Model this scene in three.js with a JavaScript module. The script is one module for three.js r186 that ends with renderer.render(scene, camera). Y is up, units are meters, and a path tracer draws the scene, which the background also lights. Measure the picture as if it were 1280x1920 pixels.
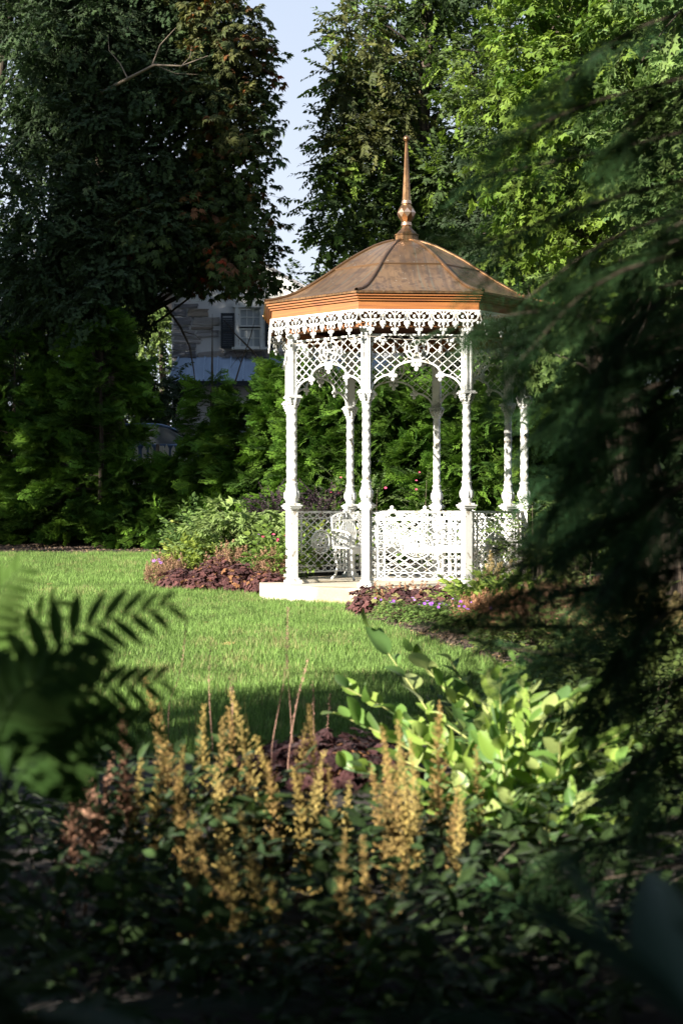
import * as THREE from 'three';
import { mergeGeometries, toCreasedNormals } from 'three/addons/utils/BufferGeometryUtils.js';

// ---------------------------------------------------------------- camera, sky, sun, exposure
const scene = new THREE.Scene();
const camera = new THREE.PerspectiveCamera(36.98, 682 / 1024, 0.05, 600);
camera.position.set(0, 1.2, 0);
camera.lookAt(0, 1.2, -10);
camera.focus = 20.3;
camera.userData.fStop = 3.5;
const renderer = new THREE.WebGLRenderer({ antialias: true });
renderer.setSize(682, 1024);
renderer.toneMapping = THREE.LinearToneMapping;
renderer.toneMappingExposure = 3.8;
renderer.shadowMap.enabled = true;

const SUN_AZ = -48 * Math.PI / 180, SUN_EL = 21 * Math.PI / 180;
const sunDir = new THREE.Vector3(Math.sin(SUN_AZ) * Math.cos(SUN_EL), Math.sin(SUN_EL), Math.cos(SUN_AZ) * Math.cos(SUN_EL));
const sun = new THREE.DirectionalLight(new THREE.Color().setRGB(1, 0.93, 0.82), 5);
sun.name = 'sun';
sun.position.copy(sunDir).multiplyScalar(80).add(new THREE.Vector3(0, 0, -20));
sun.target.position.set(0, 0, -20);
sun.castShadow = true;
sun.shadow.radius = 1;
sun.shadow.mapSize.set(4096, 4096);
Object.assign(sun.shadow.camera, { left: -40, right: 40, top: 40, bottom: -40, near: 1, far: 200 });
scene.add(sun, sun.target);

{ // clear morning air: pale towards the horizon, bluer overhead, a soft warm brightening around the sun
  const W = 512, H = 256, data = new Float32Array(W * H * 4), v = new THREE.Vector3();
  for (let r = 0; r < H; r++) for (let c = 0; c < W; c++) {
    const up = ((r + 0.5) / H - 0.5) * Math.PI, az = ((c + 0.5) / W - 0.5) * 2 * Math.PI;
    v.set(Math.cos(az) * Math.cos(up), Math.sin(up), Math.sin(az) * Math.cos(up));
    const y = Math.max(0, v.y), k = Math.pow(1 - y, 2.2), d = Math.max(0, v.dot(sunDir)), g = 0.22 * Math.pow(d, 8);
    const o = (r * W + c) * 4, s = 0.285;
    data[o] = s * (0.36 + 0.62 * k + g); data[o + 1] = s * (0.50 + 0.54 * k + g * 0.95); data[o + 2] = s * (0.76 + 0.36 * k + g * 0.8); data[o + 3] = 1;
  }
  const t = new THREE.DataTexture(data, W, H, THREE.RGBAFormat, THREE.FloatType);
  t.mapping = THREE.EquirectangularReflectionMapping; t.magFilter = t.minFilter = THREE.LinearFilter; t.needsUpdate = true;
  scene.background = t; scene.environment = t;
}

// ---------------------------------------------------------------- helpers
const V = (x, y, z) => new THREE.Vector3(x, y, z);
function rng(seed) { let a = seed >>> 0; return () => { a = (a + 0x6d2b79f5) | 0; let t = Math.imul(a ^ (a >>> 15), 1 | a); t = (t + Math.imul(t ^ (t >>> 7), 61 | t)) ^ t; return ((t ^ (t >>> 14)) >>> 0) / 4294967296; }; }
let R = rng(7);
const rr = (a, b) => a + (b - a) * R();
const pick = (a) => a[Math.floor(R() * a.length)];
const lerp = THREE.MathUtils.lerp, clamp = THREE.MathUtils.clamp, smooth = THREE.MathUtils.smoothstep;
const F = 2870;                                             // focal length in photograph pixels
const PX = (px, d) => (px - 640) / F * d, PY = (py, d) => 1.2 + (960 - py) / F * d;
const at = (px, py, d) => V(PX(px, d), PY(py, d), -d);
function gy(x, z) { const d = -z; return 0.04 * (clamp(d, 19, 32.5) - 19) * smooth(d, 18.6, 20.5) + 1.38 * smooth(d, 32.5, 39.5); }

const taken = new Map();
function numbered(n) { const k = taken.get(n) ?? 0; taken.set(n, k + 1); return k ? n + '_' + String(k).padStart(3, '0') : n; }
function tag(o, label, category, group, kind) {
  if (label) o.userData.label = label; if (category) o.userData.category = category;
  if (group) o.userData.group = group; if (kind) o.userData.kind = kind;
  return o;
}
function thing(name, label, category, pos = [0, 0, 0], turn = 0, group) {
  const o = new THREE.Group(); o.name = numbered(name); o.position.set(...pos); o.rotation.y = turn; scene.add(o);
  return tag(o, label, category, group);
}
function copyOf(src, pos, turn, label, scale = 1) {
  const o = src.clone(); o.name = numbered(src.name.replace(/_\d{3}$/, '')); o.userData = { ...src.userData };
  o.position.set(...pos); o.rotation.y = turn; o.scale.setScalar(scale); scene.add(o);
  if (label) o.userData.label = label;
  return o;
}
function mesh(name, geo, mat, parent = scene, kind) {
  const m = new THREE.Mesh(geo, mat); m.name = parent === scene ? numbered(name) : name; m.castShadow = m.receiveShadow = true; parent.add(m);
  if (kind) m.userData.kind = kind;
  return m;
}
function sub(name, parent, pos = [0, 0, 0], turn = 0) { const g = new THREE.Group(); g.name = name; g.position.set(...pos); g.rotation.y = turn; parent.add(g); return g; }

// collects triangles into one geometry
class G {
  constructor() { this.p = []; this.n = []; this.c = []; this.g = []; }
  tri(a, b, c, k = 1) {
    const ux = b.x - a.x, uy = b.y - a.y, uz = b.z - a.z, vx = c.x - a.x, vy = c.y - a.y, vz = c.z - a.z;
    let x = uy * vz - uz * vy, y = uz * vx - ux * vz, z = ux * vy - uy * vx; const l = Math.hypot(x, y, z) || 1; x /= l; y /= l; z /= l;
    this.p.push(a.x, a.y, a.z, b.x, b.y, b.z, c.x, c.y, c.z);
    for (let i = 0; i < 3; i++) { this.n.push(x, y, z); if (k.isColor) this.c.push(k.r, k.g, k.b); else this.c.push(k, k, k); }
  }
  quad(a, b, c, d, k = 1) { this.tri(a, b, c, k); this.tri(a, c, d, k); }
  geo(g, m) { const q = (g.index ? g.toNonIndexed() : g.clone()); for (const n of Object.keys(q.attributes)) if (n !== 'position' && n !== 'normal') q.deleteAttribute(n); q.morphAttributes = {}; if (m) q.applyMatrix4(m); this.g.push(q); return this; }
  box(w, h, d, x = 0, y = 0, z = 0, ry = 0, rz = 0, rx = 0) {
    return this.geo(new THREE.BoxGeometry(w, h, d), new THREE.Matrix4().compose(V(x, y, z), new THREE.Quaternion().setFromEuler(new THREE.Euler(rx, ry, rz)), V(1, 1, 1)));
  }
  bar(a, b, w, t) { // rectangular bar between two points, w across in the plane, t along z
    const d = b.clone().sub(a), l = d.length(); d.normalize();
    const zz = Math.abs(d.z) > 0.9 ? V(0, 1, 0) : V(0, 0, 1), x = new THREE.Vector3().crossVectors(d, zz).normalize(), z = new THREE.Vector3().crossVectors(x, d);
    const m = new THREE.Matrix4().makeBasis(x, d, z).setPosition(a.clone().add(b).multiplyScalar(0.5));
    return this.geo(new THREE.BoxGeometry(w, l, t), m);
  }
  tube(pts, rad, seg = 6, k = 1) { // pts: Vector3[], rad: number or per-point
    const n = pts.length, rings = []; let up = V(0.31, 0.2, 0.93);
    for (let i = 0; i < n; i++) {
      const d = pts[Math.min(i + 1, n - 1)].clone().sub(pts[Math.max(i - 1, 0)]).normalize();
      const x = new THREE.Vector3().crossVectors(up, d).normalize(), y = new THREE.Vector3().crossVectors(d, x); up = y;
      const r = Array.isArray(rad) ? rad[i] : rad, ring = [];
      for (let j = 0; j < seg; j++) { const a = j / seg * 2 * Math.PI, nn = x.clone().multiplyScalar(Math.cos(a)).addScaledVector(y, Math.sin(a)); ring.push([pts[i].clone().addScaledVector(nn, r), nn]); }
      rings.push(ring);
    }
    const put = (q) => { this.p.push(q[0].x, q[0].y, q[0].z); this.n.push(q[1].x, q[1].y, q[1].z); if (k.isColor) this.c.push(k.r, k.g, k.b); else this.c.push(k, k, k); };
    for (let i = 0; i < n - 1; i++) for (let j = 0; j < seg; j++) {
      const a = rings[i][j], b = rings[i][(j + 1) % seg], c = rings[i + 1][(j + 1) % seg], d = rings[i + 1][j];
      put(a); put(b); put(c); put(a); put(c); put(d);
    }
    return this;
  }
  strip(pts, w, t, closed = false) { // flat cast-iron strap along a polyline in the xy plane
    const n = pts.length, L = [], Rr = [];
    for (let i = 0; i < n; i++) {
      const a = closed ? pts[(i - 1 + n) % n] : pts[Math.max(i - 1, 0)], b = closed ? pts[(i + 1) % n] : pts[Math.min(i + 1, n - 1)];
      let dx = b[0] - a[0], dy = b[1] - a[1]; const l = Math.hypot(dx, dy) || 1; dx /= l; dy /= l;
      L.push([pts[i][0] - dy * w / 2, pts[i][1] + dx * w / 2]); Rr.push([pts[i][0] + dy * w / 2, pts[i][1] - dx * w / 2]);
    }
    const P = (q, z) => V(q[0], q[1], z), h = t / 2;
    for (let i = 0; i < (closed ? n : n - 1); i++) {
      const j = (i + 1) % n;
      this.quad(P(Rr[i], h), P(Rr[j], h), P(L[j], h), P(L[i], h)); this.quad(P(L[i], -h), P(L[j], -h), P(Rr[j], -h), P(Rr[i], -h));
      this.quad(P(L[i], h), P(L[j], h), P(L[j], -h), P(L[i], -h)); this.quad(P(Rr[i], -h), P(Rr[j], -h), P(Rr[j], h), P(Rr[i], h));
    }
    if (!closed) for (const [i, s] of [[0, 1], [n - 1, -1]]) { const a = P(L[i], h), b = P(L[i], -h), c = P(Rr[i], -h), d = P(Rr[i], h); if (s > 0) this.quad(a, b, c, d); else this.quad(d, c, b, a); }
    return this;
  }
  ball(x, y, z, r, sx = 1, sy = 1, sz = 1, d = 8) { return this.geo(new THREE.SphereGeometry(r, d, Math.max(4, d - 2)), new THREE.Matrix4().makeScale(sx, sy, sz).setPosition(x, y, z)); }
  build(colors = false) {
    const g = new THREE.BufferGeometry();
    g.setAttribute('position', new THREE.Float32BufferAttribute(this.p, 3)); g.setAttribute('normal', new THREE.Float32BufferAttribute(this.n, 3));
    if (colors) { g.setAttribute('color', new THREE.Float32BufferAttribute(this.c, 3)); return g; }
    const all = this.g.length ? mergeGeometries(this.p.length ? [g, ...this.g] : this.g) : g;
    return all;
  }
}
function boxUV(g, s = 1, ox = 0, oy = 0) { // uv in metres from the object's own axes
  const q = g.index ? g.toNonIndexed() : g, p = q.attributes.position, n = q.attributes.normal, uv = new Float32Array(p.count * 2);
  for (let i = 0; i < p.count; i++) {
    const x = Math.abs(n.getX(i)), y = Math.abs(n.getY(i)), z = Math.abs(n.getZ(i));
    const [a, b] = y >= x && y >= z ? [p.getX(i), p.getZ(i)] : x >= z ? [p.getZ(i), p.getY(i)] : [p.getX(i), p.getY(i)];
    uv[i * 2] = a * s + ox; uv[i * 2 + 1] = b * s + oy;
  }
  q.setAttribute('uv', new THREE.BufferAttribute(uv, 2)); return q;
}
function arc(cx, cy, r, a0, a1, n = 10, ry = r) { const o = []; for (let i = 0; i <= n; i++) { const a = a0 + (a1 - a0) * i / n; o.push([cx + r * Math.cos(a), cy + ry * Math.sin(a)]); } return o; }
function ringPts(cx, cy, rx, ry = rx, n = 16) { const o = []; for (let i = 0; i < n; i++) { const a = i / n * 2 * Math.PI; o.push([cx + rx * Math.cos(a), cy + ry * Math.sin(a)]); } return o; }

// ---- textures
function hash(x, y, s) { let h = Math.imul(x, 374761393) ^ Math.imul(y, 668265263) ^ Math.imul(s, 1274126177); h = Math.imul(h ^ (h >>> 13), 1274126177); return ((h ^ (h >>> 16)) >>> 0) / 4294967296; }
function pn(u, v, p, s, q = p) { // tileable value noise, p x q cells over 0..1
  const x = u * p, y = v * q, ix = Math.floor(x), iy = Math.floor(y); let fx = x - ix, fy = y - iy; fx = fx * fx * (3 - 2 * fx); fy = fy * fy * (3 - 2 * fy);
  const h = (a, b) => hash(((a % p) + p) % p, ((b % q) + q) % q, s);
  return lerp(lerp(h(ix, iy), h(ix + 1, iy), fx), lerp(h(ix, iy + 1), h(ix + 1, iy + 1), fx), fy);
}
const fbm = (u, v, p, s, o = 4, q = p) => { let a = 0.5, t = 0, w = 0; for (let i = 0; i < o; i++) { t += a * pn(u, v, p << i, s + i, q << i); w += a; a *= 0.55; } return t / w; };
function tex(size, fn, srgb = true, rep = 1) {
  const d = new Uint8Array(size * size * 4);
  for (let y = 0; y < size; y++) for (let x = 0; x < size; x++) {
    const c = fn((x + 0.5) / size, (y + 0.5) / size), o = (y * size + x) * 4;
    for (let k = 0; k < 3; k++) d[o + k] = clamp(Array.isArray(c) ? c[k] : c, 0, 1) * 255; d[o + 3] = 255;
  }
  const t = new THREE.DataTexture(d, size, size); t.wrapS = t.wrapT = THREE.RepeatWrapping; t.magFilter = t.minFilter = THREE.LinearFilter;
  if (srgb) t.colorSpace = THREE.SRGBColorSpace; t.repeat.set(rep, rep); t.needsUpdate = true; return t;
}
const mix3 = (a, b, t) => [lerp(a[0], b[0], t), lerp(a[1], b[1], t), lerp(a[2], b[2], t)];
const C = (r, g, b) => new THREE.Color().setRGB(r, g, b);
const std = (o) => new THREE.MeshStandardMaterial({ side: THREE.DoubleSide, ...o });
const phys = (o) => new THREE.MeshPhysicalMaterial({ side: THREE.DoubleSide, ...o });

const T = {
  grain: tex(256, (u, v) => fbm(u, v, 8, 3, 5), false),
  paint: tex(512, (u, v) => { const chip = smooth(fbm(u, v, 24, 31, 3), 0.7, 0.76), b = fbm(u, v, 5, 9, 4) * 0.05; return mix3([0.93 - b, 0.93 - b, 0.91 - b], [0.62, 0.56, 0.47], chip * 0.8); }),
  copper: tex(512, (u, v) => { const m = fbm(u, v, 4, 11, 5), f = fbm(u, v, 30, 17, 3), sp = smooth(pn(u, v, 60, 19), 0.93, 0.99); let c = mix3([0.47, 0.36, 0.245], [0.58, 0.455, 0.325], smooth(m, 0.3, 0.7)); c = mix3(c, [0.34, 0.28, 0.22], 0.45 * smooth(fbm(u, v, 36, 29, 3, 2), 0.5, 0.75)); c = mix3(c, [0.50, 0.52, 0.45], 0.35 * smooth(fbm(u, v, 48, 37, 2, 2), 0.66, 0.8)); c = mix3(c, [0.36, 0.28, 0.21], 0.5 * smooth(f, 0.5, 0.75)); return mix3(c, [0.82, 0.78, 0.72], sp * 0.7); }),
  copperR: tex(256, (u, v) => 0.26 + 0.30 * fbm(u, v, 6, 23, 5), false),
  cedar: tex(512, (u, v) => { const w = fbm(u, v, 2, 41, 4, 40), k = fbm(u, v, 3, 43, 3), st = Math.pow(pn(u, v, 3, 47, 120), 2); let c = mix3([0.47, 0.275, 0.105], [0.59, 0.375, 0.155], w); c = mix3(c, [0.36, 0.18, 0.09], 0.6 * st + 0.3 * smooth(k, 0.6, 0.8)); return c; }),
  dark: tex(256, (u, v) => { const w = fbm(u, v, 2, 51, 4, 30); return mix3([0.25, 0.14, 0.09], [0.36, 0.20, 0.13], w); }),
  lime: tex(512, (u, v) => { const a = fbm(u, v, 4, 61, 5), st = smooth(fbm(u, v, 3, 67, 4, 2), 0.52, 0.72), g = pn(u, v, 128, 71); let c = mix3([0.80, 0.75, 0.66], [0.90, 0.87, 0.79], a); c = mix3(c, [0.62, 0.50, 0.33], st * 0.55); return c.map((x) => x * (0.93 + 0.1 * g)); }),
  stone: tex(512, (u, v) => { const a = fbm(u, v, 5, 81, 5), b = fbm(u, v, 3, 83, 4, 12), g = pn(u, v, 128, 87); const c = mix3([0.50, 0.50, 0.52], [0.74, 0.72, 0.69], a * 0.6 + b * 0.4); return c.map((x) => x * (0.9 + 0.18 * g)); }),
  bark: tex(512, (u, v) => { const a = fbm(u, v, 16, 91, 4, 3), b = fbm(u, v, 4, 93, 4); const c = mix3([0.14, 0.11, 0.09], [0.38, 0.33, 0.28], smooth(a, 0.25, 0.8)); return mix3(c, [0.36, 0.38, 0.30], 0.4 * smooth(b, 0.5, 0.8)); }),
  barkB: tex(512, (u, v) => fbm(u, v, 16, 91, 4, 3), false),
  soil: tex(512, (u, v) => { const a = fbm(u, v, 6, 101, 5), g = pn(u, v, 90, 103); return mix3([0.08, 0.062, 0.05], [0.21, 0.165, 0.13], a * 0.6 + g * 0.4); }),
  turf: tex(512, (u, v) => { const a = fbm(u, v, 6, 111, 5), g = pn(u, v, 128, 113); return mix3([0.22, 0.27, 0.11], [0.34, 0.42, 0.17], a * 0.5 + g * 0.5); }),
  zinc: tex(256, (u, v) => { const a = fbm(u, v, 4, 121, 5), b = fbm(u, v, 12, 127, 3, 2); return mix3([0.36, 0.40, 0.45], [0.52, 0.56, 0.60], a * 0.6 + b * 0.4); }),
};
const M = {
  white: std({ color: C(0.74, 0.75, 0.76), map: T.paint, roughness: 0.45, bumpMap: T.grain, bumpScale: 0.001 }),
  copper: std({ map: T.copper, roughnessMap: T.copperR, roughness: 1, metalness: 0.7, bumpMap: T.grain, bumpScale: 0.004 }),
  copperTrim: std({ color: C(1, 0.92, 0.88), map: T.copper, roughnessMap: T.copperR, roughness: 0.85, metalness: 0.75 }),
  bright: std({ color: C(0.66, 0.46, 0.33), roughness: 0.32, metalness: 0.9 }),
  cedar: std({ map: T.cedar, roughness: 0.6, bumpMap: T.grain, bumpScale: 0.001 }),
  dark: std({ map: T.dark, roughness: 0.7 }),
  lime: std({ color: C(0.7, 0.7, 0.7), map: T.lime, roughness: 0.9, bumpMap: T.grain, bumpScale: 0.004 }),
  mortar: std({ color: C(0.62, 0.61, 0.6), roughness: 1, bumpMap: T.grain, bumpScale: 0.01 }),
  bark: std({ map: T.bark, roughness: 0.95, bumpMap: T.barkB, bumpScale: 0.03 }),
  twig: std({ color: C(0.10, 0.075, 0.055), roughness: 0.9 }),
  paleTwig: std({ color: C(0.16, 0.125, 0.09), roughness: 0.9 }),
  soil: std({ map: T.soil, roughness: 1, bumpMap: T.grain, bumpScale: 0.03 }),
  turf: std({ map: T.turf, roughness: 1, bumpMap: T.grain, bumpScale: 0.02 }),
  zinc: std({ color: C(1.0, 1.0, 1.0), map: T.zinc, roughness: 0.3, metalness: 0.75 }),
  shutter: std({ color: C(0.018, 0.024, 0.032), roughness: 0.5 }),
  trim: std({ color: C(0.78, 0.79, 0.8), map: T.paint, roughness: 0.5 }),
  slate: std({ color: C(0.7, 0.7, 0.72), map: T.stone, roughness: 0.8 }),
  pane: phys({ color: C(0.55, 0.6, 0.62), roughness: 0.05, metalness: 0, transmission: 0.35, thickness: 0, specularIntensity: 1 }),
  bulbGlass: phys({ color: C(0.97, 0.97, 0.97), roughness: 0.02, transmission: 1, thickness: 0 }),
  socket: std({ color: C(0.4, 0.4, 0.4), roughness: 0.35, metalness: 0.8 }),
  wire: std({ color: C(0.45, 0.4, 0.34), roughness: 0.6 }),
  // white leaf materials, coloured by each copy; the sheet lets part of the light through
  leaf: phys({ color: C(1, 1, 1), roughness: 0.95, transmission: 0.42, thickness: 0, specularIntensity: 0.25, clearcoat: 0.16, clearcoatRoughness: 0.45, vertexColors: true }),
  glossy: phys({ color: C(1, 1, 1), roughness: 0.95, transmission: 0.34, thickness: 0, specularIntensity: 0.25, clearcoat: 0.1, clearcoatRoughness: 0.4, vertexColors: true }),
  needle: phys({ color: C(1, 1, 1), roughness: 0.95, transmission: 0.28, thickness: 0, specularIntensity: 0.12, clearcoat: 0.03, clearcoatRoughness: 0.5, vertexColors: true }),
  dry: std({ color: C(1, 1, 1), roughness: 0.9, vertexColors: true }),
};

// ---------------------------------------------------------------- leaves, twigs and crowns
const UP = V(0, 1, 0);
function frame(pos, dir, up = UP, roll = 0, s = 1) { // matrix whose +z runs along dir and whose +y is as near to up as it can be
  const z = dir.clone().normalize(); let x = new THREE.Vector3().crossVectors(up, z); if (x.lengthSq() < 1e-6) x.set(1, 0, 0); x.normalize();
  const y = new THREE.Vector3().crossVectors(z, x);
  if (roll) { const c = Math.cos(roll), n = Math.sin(roll), x2 = x.clone().multiplyScalar(c).addScaledVector(y, n); y.multiplyScalar(c).addScaledVector(x, -n); x.copy(x2); }
  return new THREE.Matrix4().makeBasis(x.multiplyScalar(s), y.multiplyScalar(s), z.multiplyScalar(s)).setPosition(pos);
}
const PROFILE = { ovate: [[0.18, 0.7], [0.42, 1], [0.7, 0.66]], round: [[0.12, 0.72], [0.4, 1], [0.75, 0.8]], lance: [[0.25, 0.8], [0.5, 1], [0.75, 0.6]], kite: [[0.45, 1]] };
function leaf(g, m, L, W, o = {}) { // one leaf along +z, folded along its midrib and drooping to its tip
  const { shape = 'ovate', fold = 0.18, droop = 0.15, k = 1, wave = 0 } = o, pr = PROFILE[shape];
  const mid = [V(0, 0, 0)], l = [null], r = [null];
  pr.forEach(([t, w], i) => { const y = -droop * L * t * t, e = y + fold * W * w * 0.5 + wave * W * (i % 2 ? 1 : -1); mid.push(V(0, y, t * L)); l.push(V(-w * W / 2, e, t * L)); r.push(V(w * W / 2, e, t * L)); });
  const tip = V(0, -droop * L, L); for (const p of [...mid, ...l, ...r, tip]) p && p.applyMatrix4(m);
  g.tri(mid[0], mid[1], l[1], k); g.tri(mid[0], r[1], mid[1], k);
  for (let i = 1; i < pr.length; i++) { g.quad(mid[i], mid[i + 1], l[i + 1], l[i], k); g.quad(mid[i], r[i], r[i + 1], mid[i + 1], k); }
  const e = pr.length; g.tri(l[e], mid[e], tip, k); g.tri(mid[e], r[e], tip, k);
}
function lobed(g, m, S, n = 5, k = 1, depth = 0.5, droop = 0.2) { // lobed leaf (maple, ivy, coral bells) about the end of its stalk
  const pts = [], span = 4.6;
  for (let i = 0; i <= 2 * n; i++) { const a = -span / 2 + span * i / (2 * n), lobe = i % 2, q = Math.abs(a) / (span / 2), r = S * (lobe ? 1 - 0.35 * q * q : depth * (1 - 0.3 * q)); pts.push(V(Math.sin(a) * r, -droop * r * r / S + (lobe ? 0 : 0.06 * S), Math.cos(a) * r * 0.9 + 0.1 * S).applyMatrix4(m)); }
  const o = V(0, 0, 0).applyMatrix4(m); for (let i = 0; i < pts.length - 1; i++) g.tri(o, pts[i], pts[i + 1], k);
}
const sprig = (g, a, b, w, k) => { const d = b.clone().sub(a).normalize(), x = new THREE.Vector3().crossVectors(d, UP); if (x.lengthSq() < 1e-5) x.set(1, 0, 0); x.normalize().multiplyScalar(w); const y = new THREE.Vector3().crossVectors(d, x); g.tri(a.clone().add(x), a.clone().sub(x), b, k); g.tri(a.clone().add(y), a.clone().sub(y), b, k); };

function twigOvate(L, n, ll, lw, o = {}) { // a leafy shoot: alternate leaves on a thin stem
  const g = new G(), bend = rr(-0.1, 0.1), P = (t) => V(bend * L * Math.sin(t * 2), -0.12 * L * t * t, L * t);
  sprig(g, P(0), P(0.95), 0.004, C(0.3, 0.22, 0.15));
  for (let i = 0; i < n; i++) {
    const t = (i + 0.6) / n, s = i % 2 ? 1 : -1, yaw = s * rr(0.6, 1.25) * (1 - 0.6 * (i === n - 1)), d = V(Math.sin(yaw), rr(-0.5, 0.25), Math.cos(yaw));
    leaf(g, frame(P(t), d, V(rr(-0.5, 0.5), 1, rr(-0.5, 0.5)), rr(-0.5, 0.5), rr(0.75, 1.1)), ll, lw, { shape: o.shape ?? 'ovate', fold: 0.25, droop: rr(0.05, 0.35), k: rr(0.75, 1.2) });
  }
  return g.build(true);
}
function twigLobed(L, n, S, lob = 5, depth = 0.5) {
  const g = new G(), P = (t) => V(0, -0.15 * L * t * t, L * t);
  sprig(g, P(0), P(0.95), 0.004, C(0.3, 0.22, 0.15));
  for (let i = 0; i < n; i++) {
    const t = (i + 0.7) / n, s = i % 2 ? 1 : -1, yaw = s * rr(0.4, 1.3), d = V(Math.sin(yaw), rr(-0.7, 0.1), Math.cos(yaw)), p = P(t).addScaledVector(d, S * rr(0.3, 0.9));
    sprig(g, P(t), p, 0.0025, C(0.4, 0.35, 0.2));
    lobed(g, frame(p, d, V(rr(-0.6, 0.6), 1, rr(-0.6, 0.6)), rr(-0.4, 0.4), rr(0.7, 1.1)), S, lob, rr(0.75, 1.2), depth, rr(0.1, 0.4));
  }
  return g.build(true);
}
function twigPalm(L, n, ll, lw, brown = 0) { // horse-chestnut shoot: fingers of drooping leaflets at the ends of long stalks
  const g = new G(), P = (t) => V(0, -0.1 * L * t * t, L * t);
  sprig(g, P(0), P(1), 0.005, C(0.35, 0.27, 0.18));
  for (let i = 0; i < n; i++) {
    const t = 0.3 + 0.7 * i / Math.max(1, n - 1), yaw = (i % 2 ? 1 : -1) * rr(0.3, 1.4), d = V(Math.sin(yaw), rr(-0.2, 0.3), Math.cos(yaw)).normalize(), p = P(t).addScaledVector(d, ll * rr(0.4, 0.9));
    sprig(g, P(t), p, 0.003, C(0.4, 0.33, 0.2));
    const base = frame(p, d, V(rr(-0.3, 0.3), 1, rr(-0.3, 0.3))), k = R() < brown ? C(1.9, 0.62, 0.4) : rr(0.75, 1.2);
    for (let j = 0; j < 7; j++) { const a = (j - 3) * 0.52 + rr(-0.1, 0.1), s = 1 - 0.1 * Math.abs(j - 3); leaf(g, base.clone().multiply(frame(V(0, 0, 0), V(Math.sin(a), -0.25 + rr(-0.3, 0.1), Math.cos(a)), UP, rr(-0.3, 0.3), s)), ll, lw, { shape: 'kite', fold: 0.3, droop: rr(0.1, 0.5), k }); }
  }
  return g.build(true);
}
function spray(L, pairs, o = {}) { // flat scale-leaved spray of an arborvitae, drooping at its tips
  const g = new G(), curl = o.curl ?? 0.25, P = (t) => V(0, -curl * L * t * t, L * t);
  sprig(g, P(0), P(0.9), 0.004, C(0.55, 0.42, 0.25));
  const kite = (a, d, l, w, k) => { const b = a.clone().addScaledVector(d, l), mid = a.clone().addScaledVector(d, l * 0.45), x = new THREE.Vector3().crossVectors(d, UP).normalize().multiplyScalar(w / 2); mid.y += 0.02 * l; g.tri(a, mid.clone().sub(x), b, k); g.tri(a, b, mid.clone().add(x), k); };
  for (let i = 0; i < pairs; i++) for (const s of [-1, 1]) {
    const t = 0.08 + 0.9 * (i + (s > 0 ? 0.5 : 0)) / pairs, l = L * (o.wide ?? 0.42) * Math.sin(Math.PI * (0.15 + 0.78 * (1 - t))) * rr(0.8, 1.15), yaw = s * rr(0.7, 0.95), p = P(t);
    const d = V(Math.sin(yaw), rr(-0.35, 0.05), Math.cos(yaw)).normalize(), k = rr(0.7, 1.2);
    kite(p, d, l, L * 0.045, k);
    const m = Math.max(1, Math.round(l / L * 9));
    for (let j = 0; j < m; j++) for (const q of [-1, 1]) { const u = (j + 0.5) / (m + 0.3), y2 = yaw + q * 0.62, d2 = V(Math.sin(y2), d.y - 0.12, Math.cos(y2)).normalize(); kite(p.clone().addScaledVector(d, l * u), d2, l * 0.42 * (1.1 - u * 0.7), L * 0.05, k * rr(0.85, 1.15)); }
  }
  kite(P(0.88), V(0, -0.3, 1).normalize(), L * 0.14, L * 0.05, 1.15);
  return g.build(true);
}
function needleTwig(L, n, nl, w = 0.0016, flat = true, subs = 4) { // yew-like shoot with side shoots, two ranks of needles on each
  const g = new G();
  const shoot = (P, len, cnt) => {
    sprig(g, P(0), P(1), 0.0022, C(0.55, 0.4, 0.25));
    for (let i = 0; i < cnt; i++) for (const s of [-1, 1]) {
      const t = (i + (s > 0 ? 0.5 : 0)) / cnt, p = P(t), f = P(Math.min(1, t + 0.05)).sub(p).normalize(); if (f.lengthSq() < 0.5) f.set(0, 0, 1);
      const side = new THREE.Vector3().crossVectors(f, UP).normalize(), a = rr(0.75, 1.15), d = f.clone().multiplyScalar(Math.cos(a)).addScaledVector(side, s * Math.sin(a)).add(V(0, rr(-0.25, 0.25), 0)).normalize();
      const e = p.clone().addScaledVector(d, nl * (1 - 0.5 * t) * rr(0.8, 1.1)), x = new THREE.Vector3().crossVectors(d, UP).normalize().multiplyScalar(w), k = rr(0.7, 1.2), m = p.clone().lerp(e, 0.5);
      g.tri(p, m.clone().add(x), e, k); g.tri(p, e, m.clone().sub(x), k);
    }
  };
  const main = (t) => V(0.04 * L * Math.sin(3 * t), -0.14 * L * t * t, L * t);
  shoot(main, L, n);
  for (let j = 0; j < subs; j++) { const s = j % 2 ? 1 : -1, t0 = 0.12 + 0.7 * j / subs, p0 = main(t0), a = s * rr(0.5, 0.8), l = L * 0.55 * (1 - 0.6 * t0), dir = V(Math.sin(a), rr(-0.25, 0.05), Math.cos(a)); shoot((t) => p0.clone().addScaledVector(dir, l * t).add(V(0, -0.15 * l * t * t, 0)), l, Math.round(n * 0.5)); }
  return g.build(true);
}

const tmpC = new THREE.Color();
function scatter(parent, name, geos, mat, items, kind = 'stuff') { // items: { m: Matrix4, c: Color }, shared out among the variants
  geos = [].concat(geos); const lists = geos.map(() => []);
  items.forEach((it, i) => lists[(i * 7 + (i >> 3)) % geos.length].push(it));
  lists.forEach((list, k) => {
    if (!list.length) return;
    const im = new THREE.InstancedMesh(geos[k], mat, list.length); im.name = parent === scene ? numbered(name) : name; im.castShadow = im.receiveShadow = true;
    list.forEach((it, i) => { im.setMatrixAt(i, it.m); im.setColorAt(i, it.c); });
    if (kind) im.userData.kind = kind; parent.add(im);
  });
}
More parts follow.
